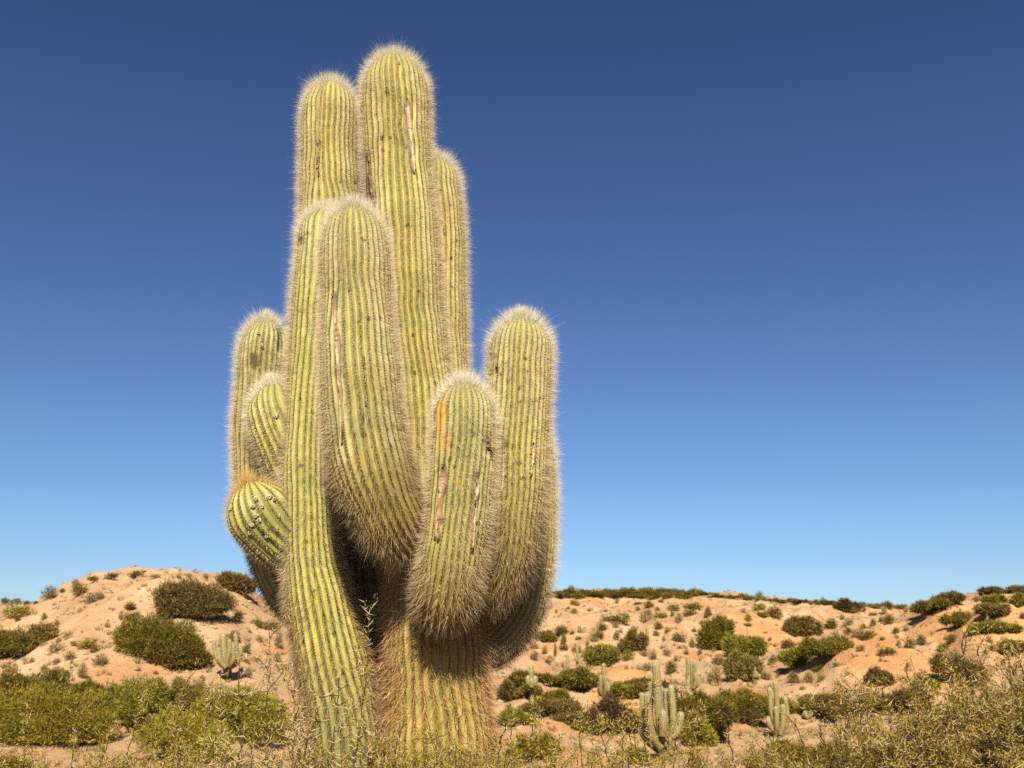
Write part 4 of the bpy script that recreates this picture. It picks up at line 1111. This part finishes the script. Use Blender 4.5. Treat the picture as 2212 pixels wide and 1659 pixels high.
V = (oct_[None] * (0.6 + 0.7 * R.random((n, 6, 1)))) * S * np.array([1.3, 1.1, 0.7]) + np.stack([X, Y, Z], -1)[:, None]
T = (np.array([(0, 1, 4), (1, 2, 4), (2, 3, 4), (3, 0, 4), (1, 0, 5), (2, 1, 5), (3, 2, 5), (0, 3, 5)])[None] + np.arange(n)[:, None, None] * 6).reshape(-1, 3)
tag(link('loose_stones', make_mesh('loose_stones', V.reshape(-1, 3), T, M_ROCK)), 'small loose stones scattered over the slopes', 'stones', kind='stuff')

# ------------------------------------------------------------------ thorn bushes in the foreground
class Thorny:
    def __init__(s, g):
        s.g, s.tw, s.th, s.lf = g, Acc(), Acc(), Acc()
        s.P, s.D, s.L, s.W = [], [], [], []
        s.tl = 1.0
        s.lp, s.ld = [], []
    def stem(s, a, b, bend, r, level, thorn=1.0, leaf=1.0, vis=0.45):
        g = s.g
        a, b = np.asarray(a, float), np.asarray(b, float)
        ln = np.linalg.norm(b - a)
        n = max(5, int(ln / 0.035))
        t = np.linspace(0, 1, n)[:, None]
        mid = (a + b) / 2 + bend
        p = (1 - t) ** 2 * a + 2 * t * (1 - t) * mid + t ** 2 * b
        zig = g.normal(0, 0.0032 + 0.003 * (level == 0), (n, 3)); zig[0] = 0
        p = p + zig + np.cumsum(g.normal(0, 0.0025, (n, 3)), 0)
        s.tw.add(*tube(p, r, max(0.0012, r * 0.35), 4))
        T = np.gradient(p, axis=0); T /= np.linalg.norm(T, axis=1)[:, None]
        k0 = int(n * vis) if level == 0 else 1
        for k in range(k0, n):
            if g.random() < (0.75, 0.55, 0.4)[level] * thorn:
                sd = np.cross(T[k], g.normal(size=3)); sd /= np.linalg.norm(sd) + 1e-9
                L = (0.022 + 0.038 * g.random()) * (1.1 if level == 0 else 0.9)
                for sg in (1, -1):
                    d = sd * sg + T[k] * 0.55 + g.normal(0, 0.16, 3)
                    s.P.append(p[k]); s.D.append(d); s.L.append(L * s.tl * (0.8 + 0.4 * g.random())); s.W.append(0.0021 * s.tl)
            if g.random() < 0.8 * leaf:
                m = g.integers(9, 24)
                for _ in range(m):
                    s.lp.append(p[k] + g.normal(0, 0.013, 3)); s.ld.append(g.normal(size=3) + T[k] * 0.4 + np.array([0, -0.1, 0.35]))
        if level < 2:
            nbr = g.poisson(ln * (1 - (vis if level == 0 else 0)) / (0.09 if level == 0 else 0.11))
            for _ in range(nbr):
                k = g.integers(k0, n)
                d = T[k] * 0.5 + g.normal(0, 0.75, 3) + np.array([0, 0, 0.25]); d /= np.linalg.norm(d)
                bl = (0.09 + 0.22 * g.random()) * (1.0 if level == 0 else 0.6) * (1.15 - 0.6 * k / n)
                s.stem(p[k], p[k] + d * bl, g.normal(0, 0.03, 3), max(0.0013, r * 0.42), level + 1, thorn, leaf)
    def finish(s, root, leafcol, dens=1.0):
        g = s.g
        link('branches', s.tw.mesh('branches', M_TWIG, quads=True, smooth=True), root)
        P, D, L, W = map(np.array, (s.P, s.D, s.L, s.W))
        cc = np.tile(np.array([0.7, 0.6, 0.4]), (len(P), 1))
        V, T, C = needles(P, D, L, W, cc, cc)
        link('thorns', make_mesh('thorns', V, T, M_THORN), root)['kind'] = 'stuff'
        P, D = np.array(s.lp), np.array(s.ld)
        if len(P):
            n = len(P)
            D /= np.linalg.norm(D, axis=1)[:, None]
            S = np.cross(D, g.normal(size=(n, 3))); S /= np.linalg.norm(S, axis=1)[:, None]
            ll = (0.006 + 0.015 * g.random(n) ** 1.5)[:, None] * dens; ww = ll * 0.18
            V = np.stack([P, P + D * ll * 0.5 + S * ww, P + D * ll, P + D * ll * 0.5 - S * ww], 1).reshape(-1, 3)
            T = np.arange(n * 4).reshape(n, 4)
            C = np.array(leafcol)[g.integers(0, len(leafcol), n)] * (0.75 + 0.5 * g.random((n, 1)))
            link('leaves', make_mesh('leaves', V, T, M_TINY, cols=np.repeat(C, 4, 0), quads=True), root)['kind'] = 'stuff'

LEAFY = [(0.58, 0.46, 0.05), (0.47, 0.39, 0.04), (0.36, 0.33, 0.03), (0.68, 0.49, 0.06)]
DULL = [(0.52, 0.38, 0.05), (0.40, 0.31, 0.04), (0.62, 0.42, 0.06), (0.33, 0.28, 0.035)]
def thorn_bush(label, xr, dep, tips, fill, top, seed, leafcol=LEAFY, thorn=1.0, leaf=1.0, r=0.008, tl=1.0):
    """tips: sketch points that sprigs reach; fill: number of further stems ending under the outline 'top'"""
    g = np.random.default_rng(seed)
    cx = at(sum(xr) / 2, 1501, dep)
    root = link('thorn_bush', None)
    z0 = float(ground_z(cx[0], dep))
    root.location = (cx[0], dep, z0)
    tag(root, label, 'thorn bush', 'thorny bushes in the foreground')
    B = Thorny(g)
    B.tl = tl
    o = np.array([cx[0], dep, z0])
    tx, ty = zip(*top)
    targets = [(x, y, dep + g.normal(0, 0.12), True) for x, y in tips]
    for _ in range(fill):
        x = xr[0] + (xr[1] - xr[0]) * g.random()
        y0 = np.interp(x, tx, ty)
        targets.append((x, y0 + 30 + abs(g.normal(0, 60)), dep + g.uniform(-0.45, 0.35), False))
    for (x, y, d, hero) in targets:
        e = at(x, y, d) - o
        a = np.array([e[0] * 0.45 + g.normal(0, 0.1), (d - dep) * 0.5, 0.0])
        if hero: a = np.array([e[0] + g.normal(0, 0.15), (d - dep) * 0.5, 0.0])
        B.stem(a, e, np.array([g.normal(0, 0.07), g.normal(0, 0.05), 0.15]), r * (1.0 if hero else 0.75), 0, thorn, leaf, vis=0.62)
    B.finish(root, leafcol, 0.9 if dep < 5.8 else 1.05)
    return root

thorn_bush('low thorny bush in the bottom left corner', (-60, 230), 6.3, [(60, 1560), (160, 1585)], 22, [(-60, 1625), (120, 1615), (230, 1600)], 11)
thorn_bush('leafy thorn bush with one upright bare sprig left of centre', (200, 420), 6.4, [(300, 1505), (360, 1560), (245, 1575), (395, 1475)], 24, [(200, 1600), (300, 1590), (420, 1580)], 12)
thorn_bush('pale-spined thorn bush at the left foot of the big cactus', (420, 660), 6.5, [(478, 1455), (520, 1490), (572, 1362), (560, 1500), (610, 1520), (640, 1470), (455, 1500)], 20, [(420, 1590), (500, 1550), (600, 1550), (660, 1575)], 13, thorn=0.95, leaf=0.5, tl=1.35)
thorn_bush('thorn bush whose long sprig crosses the left cactus column', (640, 840), 6.45, [(788, 1350), (735, 1440), (690, 1520), (800, 1560)], 30, [(640, 1575), (740, 1560), (840, 1590)], 14, thorn=0.95, leaf=0.5, tl=1.4)
thorn_bush('dense leafy thorn bush before the main cactus trunk', (820, 1080), 6.5, [(860, 1560), (1000, 1540), (930, 1575)], 40, [(820, 1585), (900, 1590), (1000, 1580), (1080, 1575)], 15)
thorn_bush('open thorn bush right of the big cactus foot', (1060, 1290), 6.2, [(1090, 1560), (1160, 1520), (1250, 1575), (1100, 1545)], 26, [(1060, 1605), (1180, 1610), (1290, 1600)], 16)
thorn_bush('thorn bush with bare twigs left of the largest background cactus', (1270, 1500), 6.2, [(1300, 1525), (1365, 1552), (1400, 1530), (1340, 1565), (1470, 1600)], 28, [(1270, 1610), (1400, 1635), (1500, 1640)], 17)
thorn_bush('low twiggy thorn bush at the bottom right of centre', (1480, 1740), 6.0, [(1520, 1575), (1580, 1590), (1470, 1590), (1650, 1595)], 30, [(1480, 1620), (1600, 1625), (1740, 1590)], 18, leafcol=DULL)
thorn_bush('mid-height thorn bush in front of the large right one', (1700, 1930), 5.6, [(1720, 1570), (1800, 1530), (1760, 1560), (1870, 1530)], 44, [(1700, 1625), (1800, 1610), (1930, 1585)], 19, leafcol=DULL)
thorn_bush('large grey-brown thorn bush filling the lower right corner', (1860, 2290), 5.2, [(1820, 1492), (1850, 1472), (1860, 1517), (1950, 1427), (1990, 1462), (2060, 1447), (2090, 1407), (2110, 1392), (2180, 1417), (2190, 1442), (2210, 1422), (2080, 1492), (1920, 1497), (2230, 1462)], 200, [(1860, 1580), (1950, 1535), (2050, 1500), (2150, 1470), (2290, 1435)], 20, leafcol=DULL, r=0.007)
